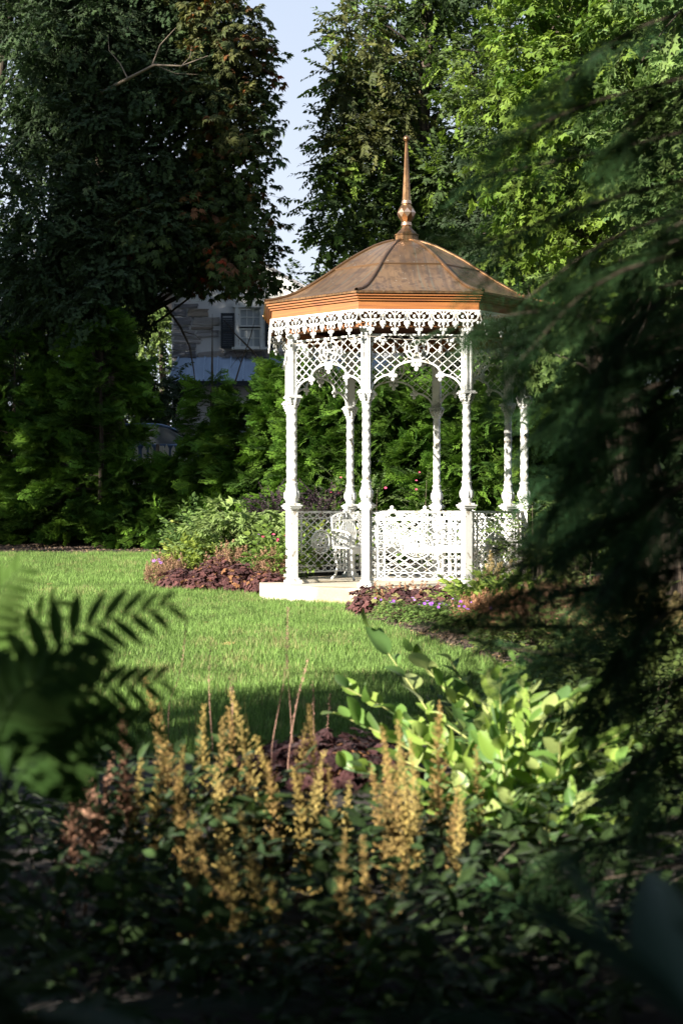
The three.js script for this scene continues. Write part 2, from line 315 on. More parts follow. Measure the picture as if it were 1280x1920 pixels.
// colours given as [dark, light] and mixed per copy
const tint = (pair, j = 0.12) => { const t = R(), f = 1 + rr(-j, j); return C(lerp(pair[0][0], pair[1][0], t) * f, lerp(pair[0][1], pair[1][1], t) * f, lerp(pair[0][2], pair[1][2], t) * f); };

// clumps: {p, r}; shoots point outwards and a little down, thicker near the skin of each clump
function crownItems(clumps, per, pair, o = {}) {
  const items = [];
  for (const c of clumps) {
    const n = Math.round(per * c.r * c.r * (c.k ?? 1));
    for (let i = 0; i < n; i++) {
      const d = V(rr(-1, 1), rr(-0.8, 1), rr(-1, 1)).normalize(), q = c.r * Math.pow(R(), 0.45), p = c.p.clone().addScaledVector(d, q); p.y -= 0.15 * q * (o.hang ?? 1);
      const dir = d.clone().multiplyScalar(0.8).add(V(rr(-0.7, 0.7), rr(-0.6, 0.45) - (o.hang ?? 1) * 0.15, rr(-0.7, 0.7)));
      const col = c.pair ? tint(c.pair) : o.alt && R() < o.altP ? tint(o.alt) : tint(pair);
      items.push({ m: frame(p, dir, UP, rr(-0.6, 0.6), rr(0.75, 1.25)), c: col });
    }
  }
  return items;
}
function bough(g, a, b, r0, r1, sag = 0, seg = 6, n = 7) {
  const pts = [], rad = [], w = V(rr(-1, 1), rr(-0.5, 0.5), rr(-1, 1)).multiplyScalar(a.distanceTo(b) * 0.06);
  for (let i = 0; i <= n; i++) { const t = i / n; pts.push(a.clone().lerp(b, t).addScaledVector(w, Math.sin(t * 5)).add(V(0, sag * Math.sin(Math.PI * t), 0))); rad.push(lerp(r0, r1, t)); }
  g.tube(pts, rad, seg);
}
function barkGeo(g) { // tubes carry no uv of their own: metres along height and round the stem
  const q = g.build(), p = q.attributes.position, n = q.attributes.normal, uv = new Float32Array(p.count * 2);
  for (let i = 0; i < p.count; i++) { uv[2 * i] = (n.getX(i) * 0.5 + p.getX(i) + p.getZ(i)) * 0.6; uv[2 * i + 1] = p.getY(i) * 0.5; }
  q.setAttribute('uv', new THREE.BufferAttribute(uv, 2)); return q;
}
// a tree: tapered trunk, a limb to every few clumps, and a crown of leafy shoots
function tree({ name, label, category = 'tree', base, top, r0, r1 = 0.05, clumps, geos, mat = M.leaf, per, pair, opts = {}, group, limbEvery = 1, limbR = 0.05, bark = M.bark }) {
  const t = thing(name, label, category, [base.x, base.y, base.z], 0, group), L = (p) => p.clone().sub(base);
  const tp = L(top), g = new G(), pts = [], rad = [], ph = rr(0, 6);
  const spine = (u) => V(tp.x * u + 0.03 * tp.y * Math.sin(u * 5 + ph) * u, tp.y * u - 0.25 * (u === 0), tp.z * u + 0.03 * tp.y * Math.cos(u * 4 + ph) * u);
  for (let i = 0; i <= 14; i++) { const u = i / 14; pts.push(spine(u)); rad.push(lerp(r0, r1, Math.pow(u, 0.8)) * (i === 0 ? 1.5 : i === 1 ? 1.1 : 1)); }
  g.tube(pts, rad, 14); mesh('trunk', barkGeo(g), bark, t);
  const lg = new G(); let any = false;
  clumps.forEach((c, i) => { if (i % limbEvery) return; const q = L(c.p), u = clamp((q.y - 0.35 * Math.hypot(q.x - tp.x * 0.5, q.z)) / tp.y, 0.12, 0.97); any = true; bough(lg, spine(u), q, limbR * (1.2 - u * 0.6), 0.008, rr(-0.05, 0.25), 5); });
  if (any) mesh('limbs', barkGeo(lg), bark, t);
  scatter(t, 'crown', geos, mat, crownItems(clumps.map((c) => ({ ...c, p: L(c.p) })), per, pair, opts));
  return t;
}
// clumps spread through the part of a crown that a px polygon outlines at a distance d, with depth of its own
function inPoly(x, y, P) { let c = false; for (let i = 0, j = P.length - 1; i < P.length; j = i++) if ((P[i][1] > y) !== (P[j][1] > y) && x < (P[j][0] - P[i][0]) * (y - P[i][1]) / (P[j][1] - P[i][1]) + P[i][0]) c = !c; return c; }
function clumpsIn(P, n, d, dd, r0, r1, extra = {}) {
  const xs = P.map((p) => p[0]), ys = P.map((p) => p[1]), out = []; let guard = 0;
  while (out.length < n && guard++ < n * 60) {
    const x = rr(Math.min(...xs), Math.max(...xs)), y = rr(Math.min(...ys), Math.max(...ys)); if (!inPoly(x, y, P)) continue;
    out.push({ p: at(x, y, d + rr(-dd, dd)), r: rr(r0, r1), ...extra });
  }
  return out;
}
function ellipsoidClumps(c, rx, ry, rz, n, r0, r1) { const o = []; for (let i = 0; i < n; i++) { const d = V(rr(-1, 1), rr(-1, 1), rr(-1, 1)).normalize().multiplyScalar(Math.pow(R(), 0.4)); o.push({ p: V(c.x + d.x * rx, c.y + d.y * ry, c.z + d.z * rz), r: rr(r0, r1) }); } return o; }

// ---------------------------------------------------------------- ground, lawn, beds
function sheet(rows, name, mat, lift, kind = 'structure') { // rows: [d, x0, x1]; a strip of ground that follows the terrain
  const nx = 24, p = [], uv = [], idx = [];
  rows.forEach(([d, x0, x1]) => { for (let i = 0; i <= nx; i++) { const x = lerp(x0, x1, i / nx); p.push(x, gy(x, -d) + lift, -d); uv.push(x, d); } });
  for (let j = 0; j < rows.length - 1; j++) for (let i = 0; i < nx; i++) { const a = j * (nx + 1) + i, b = a + 1, c = a + nx + 1, e = c + 1; idx.push(a, b, e, a, e, c); }
  const g = new THREE.BufferGeometry(); g.setAttribute('position', new THREE.Float32BufferAttribute(p, 3)); g.setAttribute('uv', new THREE.Float32BufferAttribute(uv, 2)); g.setIndex(idx); g.computeVertexNormals();
  return mesh(name, g, mat, scene, kind);
}
{ const rows = []; for (let d = -60; d <= 420; d += d < 0 || d > 60 ? 20 : 1) rows.push([d, -300, 300]); sheet(rows, 'ground', M.soil, 0); }
const CX = 0.86, CD = 21;                                                     // gazebo centre
const EDGE = [[7.4, -0.4], [8, 0.4], [9.5, 1.15], [10.4, 1.28], [12.3, 1.1], [15, 0.57], [17.2, 0.1], [18.5, 0.12], [18.97, 0.16], [20.06, -1.02], [20.5, -1.3], [21.3, -1.9], [22, -2.5], [25, -3.0], [28.6, -3.3]];
function lawnEdge(d) { for (let i = 1; i < EDGE.length; i++) if (d <= EDGE[i][0]) { const [a, x] = EDGE[i - 1], [b, y] = EDGE[i]; return lerp(x, y, (d - a) / (b - a)); } return -3.3; }
{ const rows = []; for (let d = 7.4; d <= 28.6; d += 0.2) rows.push([d, -30, lawnEdge(d)]); sheet(rows, 'lawn', M.turf, 0.012); }

R = rng(21);
const tufts = [0, 1, 2].map(() => {
  const g = new G();
  for (let i = 0; i < 16; i++) {
    const a = rr(0, 6.3), q = 0.07 * Math.sqrt(R()), b = V(Math.cos(a) * q, 0, Math.sin(a) * q), h = rr(0.04, 0.1), l = rr(0, 6.3), t = rr(0.05, 0.6) * h, w = rr(0.0016, 0.003), x = V(-Math.sin(l) * w, 0, Math.cos(l) * w);
    const m = b.clone().add(V(Math.cos(l) * t * 0.35, h * 0.6, Math.sin(l) * t * 0.35)), e = b.clone().add(V(Math.cos(l) * t, h, Math.sin(l) * t)), k = rr(0.5, 1.6);
    g.tri(b.clone().sub(x), b.clone().add(x), m.clone().add(x), k); g.tri(b.clone().sub(x), m.clone().add(x), m.clone().sub(x), k); g.tri(m.clone().sub(x), m.clone().add(x), e, k);
  }
  return g.build(true);
});
{
  const items = [], dens = 300, pair = [[0.115, 0.205, 0.04], [0.215, 0.335, 0.085]], yellow = [[0.27, 0.26, 0.10], [0.31, 0.31, 0.13]];
  for (let d = 7.5; d < 28.6; d += 0.25) {
    const x0 = -0.235 * d - 0.6, x1 = lawnEdge(d) - 0.02, n = Math.round(dens * 0.25 * Math.max(0, x1 - x0) * (d < 12 ? 1.15 : d > 20 ? 0.75 : 1));
    for (let i = 0; i < n; i++) {
      const x = rr(x0, x1), dd = d + R() * 0.25, patch = fbm(x / 6 + 5, dd / 6, 8, 131, 3), c = R() < 0.03 + 0.22 * smooth(fbm(x / 9 + 2, dd / 9, 10, 137, 3), 0.55, 0.75) ? tint(yellow) : tint(pair), f = 0.68 + 0.62 * patch;
      const s = rr(0.7, 1.15); c.multiplyScalar(f);
      items.push({ m: new THREE.Matrix4().compose(V(x, gy(x, -dd) + 0.008, -dd), new THREE.Quaternion().setFromAxisAngle(UP, rr(0, 6.3)), V(s, s * (0.75 + 0.5 * patch), s)), c });
    }
  }
  scatter(scene, 'grass', tufts, M.leaf, items);
}
scene.children.filter((o) => /^grass/.test(o.name)).forEach((o) => tag(o, 'short green mown grass blades covering the sunny lawn', 'grass'));
{ // bark chips lying on the open soil of the beds
  R = rng(22);
  const chip = [0, 1].map(() => { const g = new G(), s = 0.02; g.box(s * rr(1.5, 2.4), s * 0.35, s); const q = g.build(); q.setAttribute('color', new THREE.Float32BufferAttribute(new Float32Array(q.attributes.position.count * 3).fill(1), 3)); return q; });
  const items = [], put = (x, d) => items.push({ m: new THREE.Matrix4().compose(V(x, gy(x, -d) + 0.01, -d), new THREE.Quaternion().setFromEuler(new THREE.Euler(rr(-0.6, 0.6), rr(0, 6), rr(-0.6, 0.6))), V(1, 1, 1).multiplyScalar(rr(0.5, 1.6))), c: R() < 0.1 ? tint([[0.25, 0.16, 0.08], [0.3, 0.2, 0.1]]) : tint([[0.03, 0.02, 0.014], [0.10, 0.065, 0.045]]) });
  for (let i = 0; i < 5000; i++) { const d = rr(9, 18.8); put(lawnEdge(d) + Math.pow(R(), 1.6) * 2.2, d); }
  for (let i = 0; i < 3500; i++) put(rr(-8, -3), rr(28.5, 32));
  for (let i = 0; i < 1500; i++) { const d = rr(20.2, 24); put(lawnEdge(d) + R() * 1.2, d); }
  scatter(scene, 'bark_mulch', chip, M.dry, items);
  scene.children.filter((o) => /^bark_mulch/.test(o.name)).forEach((o) => tag(o, 'dark brown bark mulch chips on the bare soil of the beds', 'mulch'));
}

// ---------------------------------------------------------------- stone house behind the hedge
{
  R = rng(31);
  const HD = 43, HX0 = -4.76, HX1 = 2.2, GY = 1.9, t = thing('stone_house', 'grey fieldstone house with white sash window and metal pent roof behind the hedge', 'house', [0, GY, -HD]);
  const Y = (py) => PY(py, HD) - GY, X = (px) => PX(px, HD), top = Y(566);
  { // walls with real openings for the sash window and the ground-floor window
    const s = new THREE.Shape([[HX0, -0.3], [HX1, -0.3], [HX1, top], [HX0, top]].map((p) => new THREE.Vector2(...p)));
    for (const [x0, x1, y0, y1] of [[X(441), X(497), Y(654), Y(576)], [-3.55, -0.9, Y(850), Y(757)]]) s.holes.push(new THREE.Path([[x0, y0], [x0, y1], [x1, y1], [x1, y0]].map((p) => new THREE.Vector2(...p))));
    const wall = mesh('wall', boxUV(new THREE.ExtrudeGeometry(s, { depth: 0.4, bevelEnabled: false }).translate(0, 0, -0.4)), M.mortar, t);
    const g = new G(); g.box(0.4, top + 0.3, 8, HX0 + 0.2, top / 2 - 0.15, -4.4 - 0.002); g.box(0.4, top + 0.3, 8, HX1 - 0.2, top / 2 - 0.15, -4.4 - 0.002); g.box(HX1 - HX0, top + 0.3, 0.4, (HX0 + HX1) / 2, top / 2 - 0.15, -8.6); mesh('side_wall', boxUV(g.build()), M.slate, t);
    mesh('floor', new THREE.BoxGeometry(HX1 - HX0 - 0.82, 0.2, 7.98).translate((HX0 + HX1) / 2, Y(700), -4.4), M.dark, t);
    // fieldstones, each its own piece, laid in uneven courses
    const tones = [[0.62, 0.62, 0.66], [1, 0.95, 0.88], [0.42, 0.44, 0.5], [0.8, 0.69, 0.56], [0.95, 0.92, 0.9]].map((c) => std({ color: C(...c), map: T.stone, roughness: 0.92, bumpMap: T.grain, bumpScale: 0.015 }));
    const shapes = [0, 1, 2, 3, 4, 5].map(() => { const q = new THREE.BoxGeometry(1, 1, 1, 2, 2, 1), p = q.attributes.position, j = new Map(); for (let i = 0; i < p.count; i++) { const key = [p.getX(i), p.getY(i), p.getZ(i)].join(); if (!j.has(key)) j.set(key, [rr(-0.06, 0.06), rr(-0.1, 0.1), rr(-0.25, 0.15)]); const o = j.get(key); p.setXYZ(i, p.getX(i) * (1 - (p.getZ(i) > 0 ? 0.05 : 0)) + o[0], p.getY(i) * (1 - (p.getZ(i) > 0 ? 0.1 : 0)) + o[1], p.getZ(i) + o[2] * (p.getZ(i) > 0)); } const f = q.toNonIndexed(); f.computeVertexNormals(); return boxUV(f, 0.7, R(), R()); });
    let y = Y(842), n = 0;
    while (y < top - 0.05) {
      const h = rr(0.11, 0.26); let x = HX0 + rr(0, 0.05);
      while (x < -1.4 && n < 290) {
        const w = rr(0.25, 0.8) * (h > 0.18 ? 1.1 : 1), cx = x + w / 2, cy = y + h / 2;
        const clear = !(cx + w / 2 > X(413) && cx - w / 2 < X(520) && cy > Y(660) && cy < Y(570)) && !(cy > Y(725) && cy < Y(668) && cx > X(311)) && !(cx + w / 2 > -3.7 && cx - w / 2 < -0.8 && cy > Y(860) && cy < Y(724));
        if (clear) { const m = mesh('stone', pick(shapes), pick(tones), t); m.position.set(cx, cy, 0.005); m.scale.set(w - 0.03, h - 0.025, rr(0.05, 0.1)); m.rotation.z = rr(-0.03, 0.03); n++; }
        x += w;
      }
      y += h;
    }
  }
  // white gable above, with rake boards and grey roof
  const ax = X(432), ay = Y(478), ex = X(566), ey = Y(556), lx = X(300), ly = Y(556);
  { const s = new THREE.Shape([[lx + 0.3, top + 0.003], [HX1, top + 0.003], [HX1, Math.max(top + 0.1, ey - 0.6)], [ex - 0.1, ey], [ax, ay], [lx + 0.3, ly]].map((p) => new THREE.Vector2(...p))); mesh('gable', boxUV(new THREE.ExtrudeGeometry(s, { depth: 0.3, bevelEnabled: false }).translate(0, 0, -0.3)), M.trim, t); }
  for (const [x0, y0, x1, y1] of [[ax, ay, ex + 0.25, ey - 0.12], [ax, ay, lx - 0.25, ly - 0.12]]) {
    const g = new G(); g.bar(V(x0, y0 + 0.05, 0.35), V(x1, y1 + 0.05, 0.35), 0.2, 0.05); mesh('rake_board', boxUV(g.build()), M.trim, t);
    const q = new G(); const d = V(x1 - x0, y1 - y0, 0), l = d.length(), a = Math.atan2(d.y, d.x); q.box(l, 0.08, 9, (x0 + x1) / 2 + 0.1 * Math.sin(a) * -1, (y0 + y1) / 2 + 0.2, -4.1, 0, a); mesh('roof', boxUV(q.build()), M.slate, t);
  }
  // sash window: casing, sill, two sashes of six panes
  { const w = sub('window', t), x0 = X(441), x1 = X(497), y0 = Y(652), y1 = Y(576), g = new G();
    g.box(0.12, y1 - y0, 0.12, x0 + 0.06, (y0 + y1) / 2, 0.03); g.box(0.12, y1 - y0, 0.12, x1 - 0.06, (y0 + y1) / 2, 0.03); g.box(x1 - x0 + 0.1, 0.13, 0.14, (x0 + x1) / 2, y1 + 0.05, 0.03);
    mesh('casing', boxUV(g.build()), M.trim, w);
    mesh('sill', boxUV(new G().box(x1 - x0 + 0.16, 0.07, 0.22, (x0 + x1) / 2, y0 - 0.03, 0.06).build()), M.trim, w);
    const sx0 = x0 + 0.12, sx1 = x1 - 0.12, ym = (y0 + y1) / 2;
    [[ym + 0.02, y1 - 0.015, 0.0], [y0, ym - 0.02, -0.035]].forEach(([a, b, z]) => {
      const f = new G(); f.box(sx1 - sx0, 0.04, 0.03, (sx0 + sx1) / 2, a + 0.02, z); f.box(sx1 - sx0, 0.04, 0.03, (sx0 + sx1) / 2, b - 0.02, z); f.box(0.035, b - a - 0.08, 0.03, sx0 + 0.018, (a + b) / 2, z); f.box(0.035, b - a - 0.08, 0.03, sx1 - 0.018, (a + b) / 2, z);
      const cw = (sx1 - sx0 - 0.07) / 3, ch = (b - a - 0.08) / 2;
      for (const k of [1, 2]) f.box(0.022, b - a - 0.08, 0.02, sx0 + 0.035 + cw * k, (a + b) / 2, z); f.box(sx1 - sx0 - 0.07, 0.022, 0.018, (sx0 + sx1) / 2, (a + b) / 2, z + 0.004);
      mesh('sash', f.build(), M.trim, w);
      for (let i = 0; i < 3; i++) for (let j = 0; j < 2; j++) mesh('pane', new THREE.PlaneGeometry(cw, ch).translate(sx0 + 0.035 + cw * (i + 0.5), a + 0.04 + ch * (j + 0.5), z - 0.006), M.pane, w);
    });
    mesh('blind', new THREE.BoxGeometry(x1 - x0, y1 - y0, 0.01).translate((x0 + x1) / 2, (y0 + y1) / 2, -0.5), std({ color: C(0.2, 0.21, 0.23), roughness: 1 }), w);
    for (const [a, b] of [[X(415), X(440)], [X(498), X(523)]]) {
      const s = sub('shutter', t), f = new G(), h0 = Y(654), h1 = Y(588), mx = (a + b) / 2; f.box(0.05, h1 - h0, 0.045, a + 0.025, (h0 + h1) / 2, 0.11); f.box(0.05, h1 - h0, 0.045, b - 0.025, (h0 + h1) / 2, 0.11); for (const yy of [h0 + 0.04, (h0 + h1) / 2, h1 - 0.04]) f.box(b - a - 0.1, 0.08, 0.04, mx, yy, 0.11);
      mesh('shutter_frame', f.build(), M.shutter, s);
      for (let y = h0 + 0.11; y < h1 - 0.1; y += 0.052) if (Math.abs(y - (h0 + h1) / 2) > 0.05) mesh('louvre', new THREE.BoxGeometry(b - a - 0.1, 0.045, 0.008).rotateX(-0.6).translate(mx, y, 0.11), M.shutter, s);
    }
    const hk = new G(); hk.tube([V(X(421), Y(652), 0.08), V(X(421), Y(657), 0.1), V(X(423), Y(660), 0.1), V(X(420), Y(663), 0.1)], 0.012, 5); mesh('shutter_dog', hk.build(), M.trim, t);
  }
  // pent roof: standing-seam sheets, fascia, gutter line
  { const p = sub('pent_roof', t), yT = Y(670), yB = PY(714, HD - 0.5) - GY, zB = 0.5, xa = X(336), xb = X(312) + 0.1, xe = 1.6; let i = 0;
    for (let x = xa; x < xe; x += 0.365) { // sheets
      const g = new G(), l = i === 0 ? xb : x, nx = Math.min(x + 0.365, xe); const A = V(x + 0.008, yT, 0.02), B = V(nx - 0.008, yT, 0.02), Cc = V(nx - 0.008, yB, zB), D = V(l + 0.008, yB, zB);
      g.quad(D, Cc, B, A); const q = boxUV(g.build()); mesh('roof_sheet', q, M.zinc, p);
      const s = new G(); s.bar(V(l, yB + 0.02, zB), V(x, yT + 0.02, 0.02), 0.035, 0.05); mesh('seam', s.build(), M.zinc, p); i++;
    }
    const g = new G(); g.box(xe - xb, 0.13, 0.05, (xe + xb) / 2, yB - 0.07, zB - 0.03); mesh('fascia', boxUV(g.build()), M.shutter, p);
    const s2 = new G(); s2.box(xe - xb - 0.05, 0.04, zB - 0.08, (xe + xb) / 2, yB - 0.1, zB / 2 - 0.02); mesh('soffit', s2.build(), M.trim, p);
  }
  { const w = sub('ground_floor_window', t), g = new G(), x0 = -3.55, x1 = -0.9, y0 = Y(850), y1 = Y(757); g.box(x1 - x0 + 0.1, 0.1, 0.14, (x0 + x1) / 2, y1, 0.03); for (const x of [x0, (x0 * 2 + x1) / 3, (x0 + 2 * x1) / 3, x1]) g.box(0.09, y1 - y0 - 0.05, 0.12, x, (y0 + y1) / 2, 0.02); g.box(x1 - x0 + 0.1, 0.08, 0.16, (x0 + x1) / 2, y0, 0.03); mesh('casing', boxUV(g.build()), M.trim, w);
    for (let i = 0; i < 3; i++) mesh('pane', new THREE.PlaneGeometry((x1 - x0) / 3 - 0.09, y1 - y0 - 0.1).translate(x0 + (x1 - x0) * (i + 0.5) / 3, (y0 + y1) / 2, -0.02), M.pane, w); }
}
// ---------------------------------------------------------------- parked car and picket fence glimpsed through the hedge
{
  const d = 39.6, t = thing('parked_car', 'dark blue parked car with curved roof glimpsed between the arborvitae', 'car', [PX(262, d), 1.9, -d]);
  const paint = phys({ color: C(0.05, 0.09, 0.17), roughness: 0.3, metalness: 0.4, clearcoat: 1, clearcoatRoughness: 0.05 }), rubber = std({ color: C(0.02, 0.02, 0.02), roughness: 0.9 }), alloy = std({ color: C(0.6, 0.6, 0.62), metalness: 0.9, roughness: 0.3 }), dark = phys({ color: C(0.25, 0.28, 0.3), roughness: 0.03, transmission: 0.3, thickness: 0 });
  const sh = new THREE.Shape(); sh.moveTo(-2.1, 0.25); sh.lineTo(-2.15, 0.7); sh.quadraticCurveTo(-2.0, 0.92, -1.75, 0.95); sh.lineTo(2.0, 0.95); sh.quadraticCurveTo(2.2, 0.85, 2.2, 0.6); sh.lineTo(2.15, 0.25); sh.lineTo(-2.1, 0.25);
  mesh('body', new THREE.ExtrudeGeometry(sh, { depth: 1.56, bevelSize: 0.08, bevelThickness: 0.08, bevelSegments: 3, curveSegments: 10 }).translate(0, 0, -0.78), paint, t);
  const cab = new THREE.Shape(); cab.moveTo(-1.75, 0.95); cab.quadraticCurveTo(-1.35, 1.4, -0.8, 1.46); cab.lineTo(0.55, 1.46); cab.quadraticCurveTo(1.0, 1.4, 1.35, 0.95); cab.lineTo(-1.75, 0.95);
  mesh('windows', new THREE.ExtrudeGeometry(cab, { depth: 1.3, bevelSize: 0.04, bevelThickness: 0.06, bevelSegments: 2, curveSegments: 10 }).translate(0, -0.005, -0.65), dark, t);
  const rf = new THREE.Shape(); rf.moveTo(-1.45, 1.36); rf.quadraticCurveTo(-1.2, 1.5, -0.75, 1.54); rf.lineTo(0.5, 1.54); rf.quadraticCurveTo(0.85, 1.5, 1.05, 1.36); rf.quadraticCurveTo(0.8, 1.45, 0.5, 1.49); rf.lineTo(-0.75, 1.49); rf.quadraticCurveTo(-1.2, 1.45, -1.45, 1.36);
  mesh('roof', new THREE.ExtrudeGeometry(rf, { depth: 1.3, bevelSize: 0.02, bevelThickness: 0.06, bevelSegments: 2, curveSegments: 10 }).translate(0, 0, -0.65), paint, t);
  for (const x of [-1.35, 1.35]) for (const z of [-0.74, 0.74]) { const w = sub('wheel', t, [x, 0.33, z]); mesh('tyre', new THREE.TorusGeometry(0.24, 0.09, 10, 24), rubber, w); mesh('rim', new THREE.CylinderGeometry(0.17, 0.17, 0.12, 16).rotateX(Math.PI / 2), alloy, w); }
  for (const z of [-0.6, 0.6]) mesh('headlight', new THREE.SphereGeometry(0.12, 10, 8).scale(0.5, 0.7, 1.2).translate(2.22, 0.68, z), dark, t);
}
{
  const d = 34.5, y0 = gy(0, -d), f = thing('picket_fence', 'weathered white picket fence half hidden behind the arborvitae hedge', 'fence', [0, y0, -d]);
  const top = PY(836, d) - y0, sh = new THREE.Shape([[-0.05, 0.15], [0.05, 0.15], [0.05, top - 0.1], [0, top], [-0.05, top - 0.1]].map((p) => new THREE.Vector2(...p)));
  const pg = boxUV(new THREE.ExtrudeGeometry(sh, { depth: 0.022, bevelEnabled: false })), pm = std({ color: C(0.62, 0.58, 0.5), map: T.paint, roughness: 0.8 });
  for (let x = -5.6, i = 0; x < -2.4; x += 0.165, i++) { const m = mesh('picket', pg, pm, f); m.position.set(x, hash(i, 3, 1) * 0.04, 0.05); m.rotation.z = (hash(i, 1, 2) - 0.5) * 0.03; }
  for (const y of [0.5, top - 0.35]) mesh('rail', boxUV(new THREE.BoxGeometry(3.5, 0.09, 0.04).translate(-4, y, 0.03)), pm, f);
  for (const x of [-5.5, -4.05, -2.5]) mesh('post', boxUV(new THREE.BoxGeometry(0.1, top, 0.1).translate(x, top / 2, -0.04)), pm, f);
}
for (const [px, d, top, r, label] of [[288, 31.2, 833, 0.035, 'grey wooden stake leaning at the edge of the left hedge'], [905, 27.3, 850, 0.03, 'grey wooden stake behind the right side of the gazebo']]) {
  const b = at(px, 960, d); b.y = gy(b.x, b.z) - 0.1; const t = thing('garden_stake', label, 'stake', [b.x, b.y, b.z]); const g = new G(); const h = PY(top, d) - b.y; g.bar(V(0, 0, 0), V(0.09, h, 0), r * 2, r * 1.4); mesh('stake', boxUV(g.build()), std({ map: T.bark, roughness: 0.9 }), t);
}

// ---------------------------------------------------------------- gazebo
const GAZ = thing('gazebo', 'white octagonal cast-iron gazebo with copper bell roof and tall spire on a stone base', 'gazebo', [CX, 0, -CD]);
const RAD = Math.PI / 180, A0 = -19 * RAD, STEP = 45 * RAD, T8 = Math.tan(22.5 * RAD), CO = Math.cos(22.5 * RAD), RC = 1.67;
const corner = (k, r, y) => V(r * Math.sin(A0 + k * STEP), y, r * Math.cos(A0 + k * STEP));
const flat = (g) => { const q = g.index ? g.toNonIndexed() : g; q.computeVertexNormals(); return q; };
{ // stone base
  const sh = new THREE.Shape(); for (let k = 0; k < 8; k++) { const c = corner(k, 2.13, 0); k ? sh.lineTo(c.x, -c.z) : sh.moveTo(c.x, -c.z); } sh.closePath();
  const g = new THREE.ExtrudeGeometry(sh, { depth: 0.5, bevelEnabled: true, bevelSize: 0.015, bevelThickness: 0.015, bevelSegments: 2 }).rotateX(-Math.PI / 2).translate(0, -0.265, 0);
  mesh('base', boxUV(g, 0.6), M.lime, GAZ);
}
{ // columns: square pedestal, swelling vase, spiral shaft, leafy capital, square post
  R = rng(41);
  const lathe = (pts, seg = 20) => new THREE.LatheGeometry(pts.map((p) => new THREE.Vector2(p[0], p[1])), seg);
  const ped = new G(); ped.box(0.18, 0.05, 0.18, 0, 0.275); ped.box(0.135, 0.03, 0.135, 0, 0.315); ped.box(0.1, 0.9, 0.1, 0, 0.78); ped.box(0.13, 0.02, 0.13, 0, 1.24); ped.box(0.17, 0.025, 0.17, 0, 1.2625); ped.box(0.195, 0.02, 0.195, 0, 1.285); ped.box(0.15, 0.02, 0.15, 0, 1.305);
  const pedestal = boxUV(ped.build());
  const vs = new G(); vs.geo(lathe([[0.07, 1.315], [0.062, 1.34], [0.075, 1.375], [0.088, 1.42], [0.084, 1.46], [0.064, 1.52], [0.055, 1.56], [0.066, 1.575], [0.066, 1.59], [0.05, 1.6]]));
  for (let i = 0; i < 10; i++) { const a = i / 10 * 6.283; vs.geo(new THREE.SphereGeometry(0.02, 6, 5), new THREE.Matrix4().makeScale(0.8, 2.6, 0.8).setPosition(Math.cos(a) * 0.078, 1.43, Math.sin(a) * 0.078)); }
  const vase = boxUV(vs.build());
  const shaftG = (() => { const n = 30, m = 150, p = [], idx = []; for (let j = 0; j <= m; j++) for (let i = 0; i < n; i++) { const a = i / n * 6.28318, y = 1.59 + 1.0 * j / m, w = 2 * a + y * 52, rib = Math.pow(0.5 + 0.5 * Math.cos(w), 2), leafy = 0.5 + 0.5 * Math.sin(7 * a - y * 90), r = 0.047 + 0.009 * rib + 0.004 * leafy * (1 - rib); p.push(Math.cos(a) * r, y, Math.sin(a) * r); } for (let j = 0; j < m; j++) for (let i = 0; i < n; i++) { const a = j * n + i, b = j * n + (i + 1) % n; idx.push(a, a + n, b, b, a + n, b + n); } const g = new THREE.BufferGeometry(); g.setAttribute('position', new THREE.Float32BufferAttribute(p, 3)); g.setIndex(idx); g.computeVertexNormals(); return boxUV(g); })();
  const cp = new G(); cp.geo(lathe([[0.052, 2.57], [0.066, 2.585], [0.058, 2.6], [0.06, 2.63], [0.078, 2.68], [0.085, 2.7], [0.06, 2.705]]));
  for (let i = 0; i < 8; i++) { const a = i / 8 * 6.283; for (const [r, y, s] of [[0.068, 2.63, 0.018], [0.086, 2.665, 0.016], [0.096, 2.69, 0.014]]) cp.ball(Math.cos(a) * r, y, Math.sin(a) * r, s, 1, 1.3, 1, 7); }
  cp.box(0.19, 0.022, 0.19, 0, 2.716); cp.box(0.16, 0.02, 0.16, 0, 2.737); const capital = boxUV(cp.build());
  const po = new G(); po.box(0.088, 0.77, 0.088, 0, 3.132); for (const s of [-1, 1]) { po.box(0.02, 0.72, 0.012, 0.03 * s, 3.12, 0.053); po.box(0.012, 0.72, 0.02, 0.053, 3.12, 0.03 * s); po.box(0.012, 0.72, 0.02, -0.053, 3.12, 0.03 * s); } po.box(0.12, 0.025, 0.12, 0, 3.5); po.box(0.14, 0.04, 0.14, 0, 3.53); const post = boxUV(po.build());
  for (let k = 0; k < 8; k++) { const p = corner(k, RC, 0), c = sub('column', GAZ, [p.x, 0, p.z], A0 + k * STEP); mesh('pedestal', pedestal, M.white, c); mesh('vase', vase, M.white, c); mesh('shaft', shaftG, M.white, c).rotation.y = k; mesh('capital', capital, M.white, c); mesh('post', post, M.white, c); }
}
const bay = (name, k, r, parent = GAZ) => { const a = A0 + (k + 0.5) * STEP; return sub(name, parent, [r * Math.sin(a), 0, r * Math.cos(a)], a); };
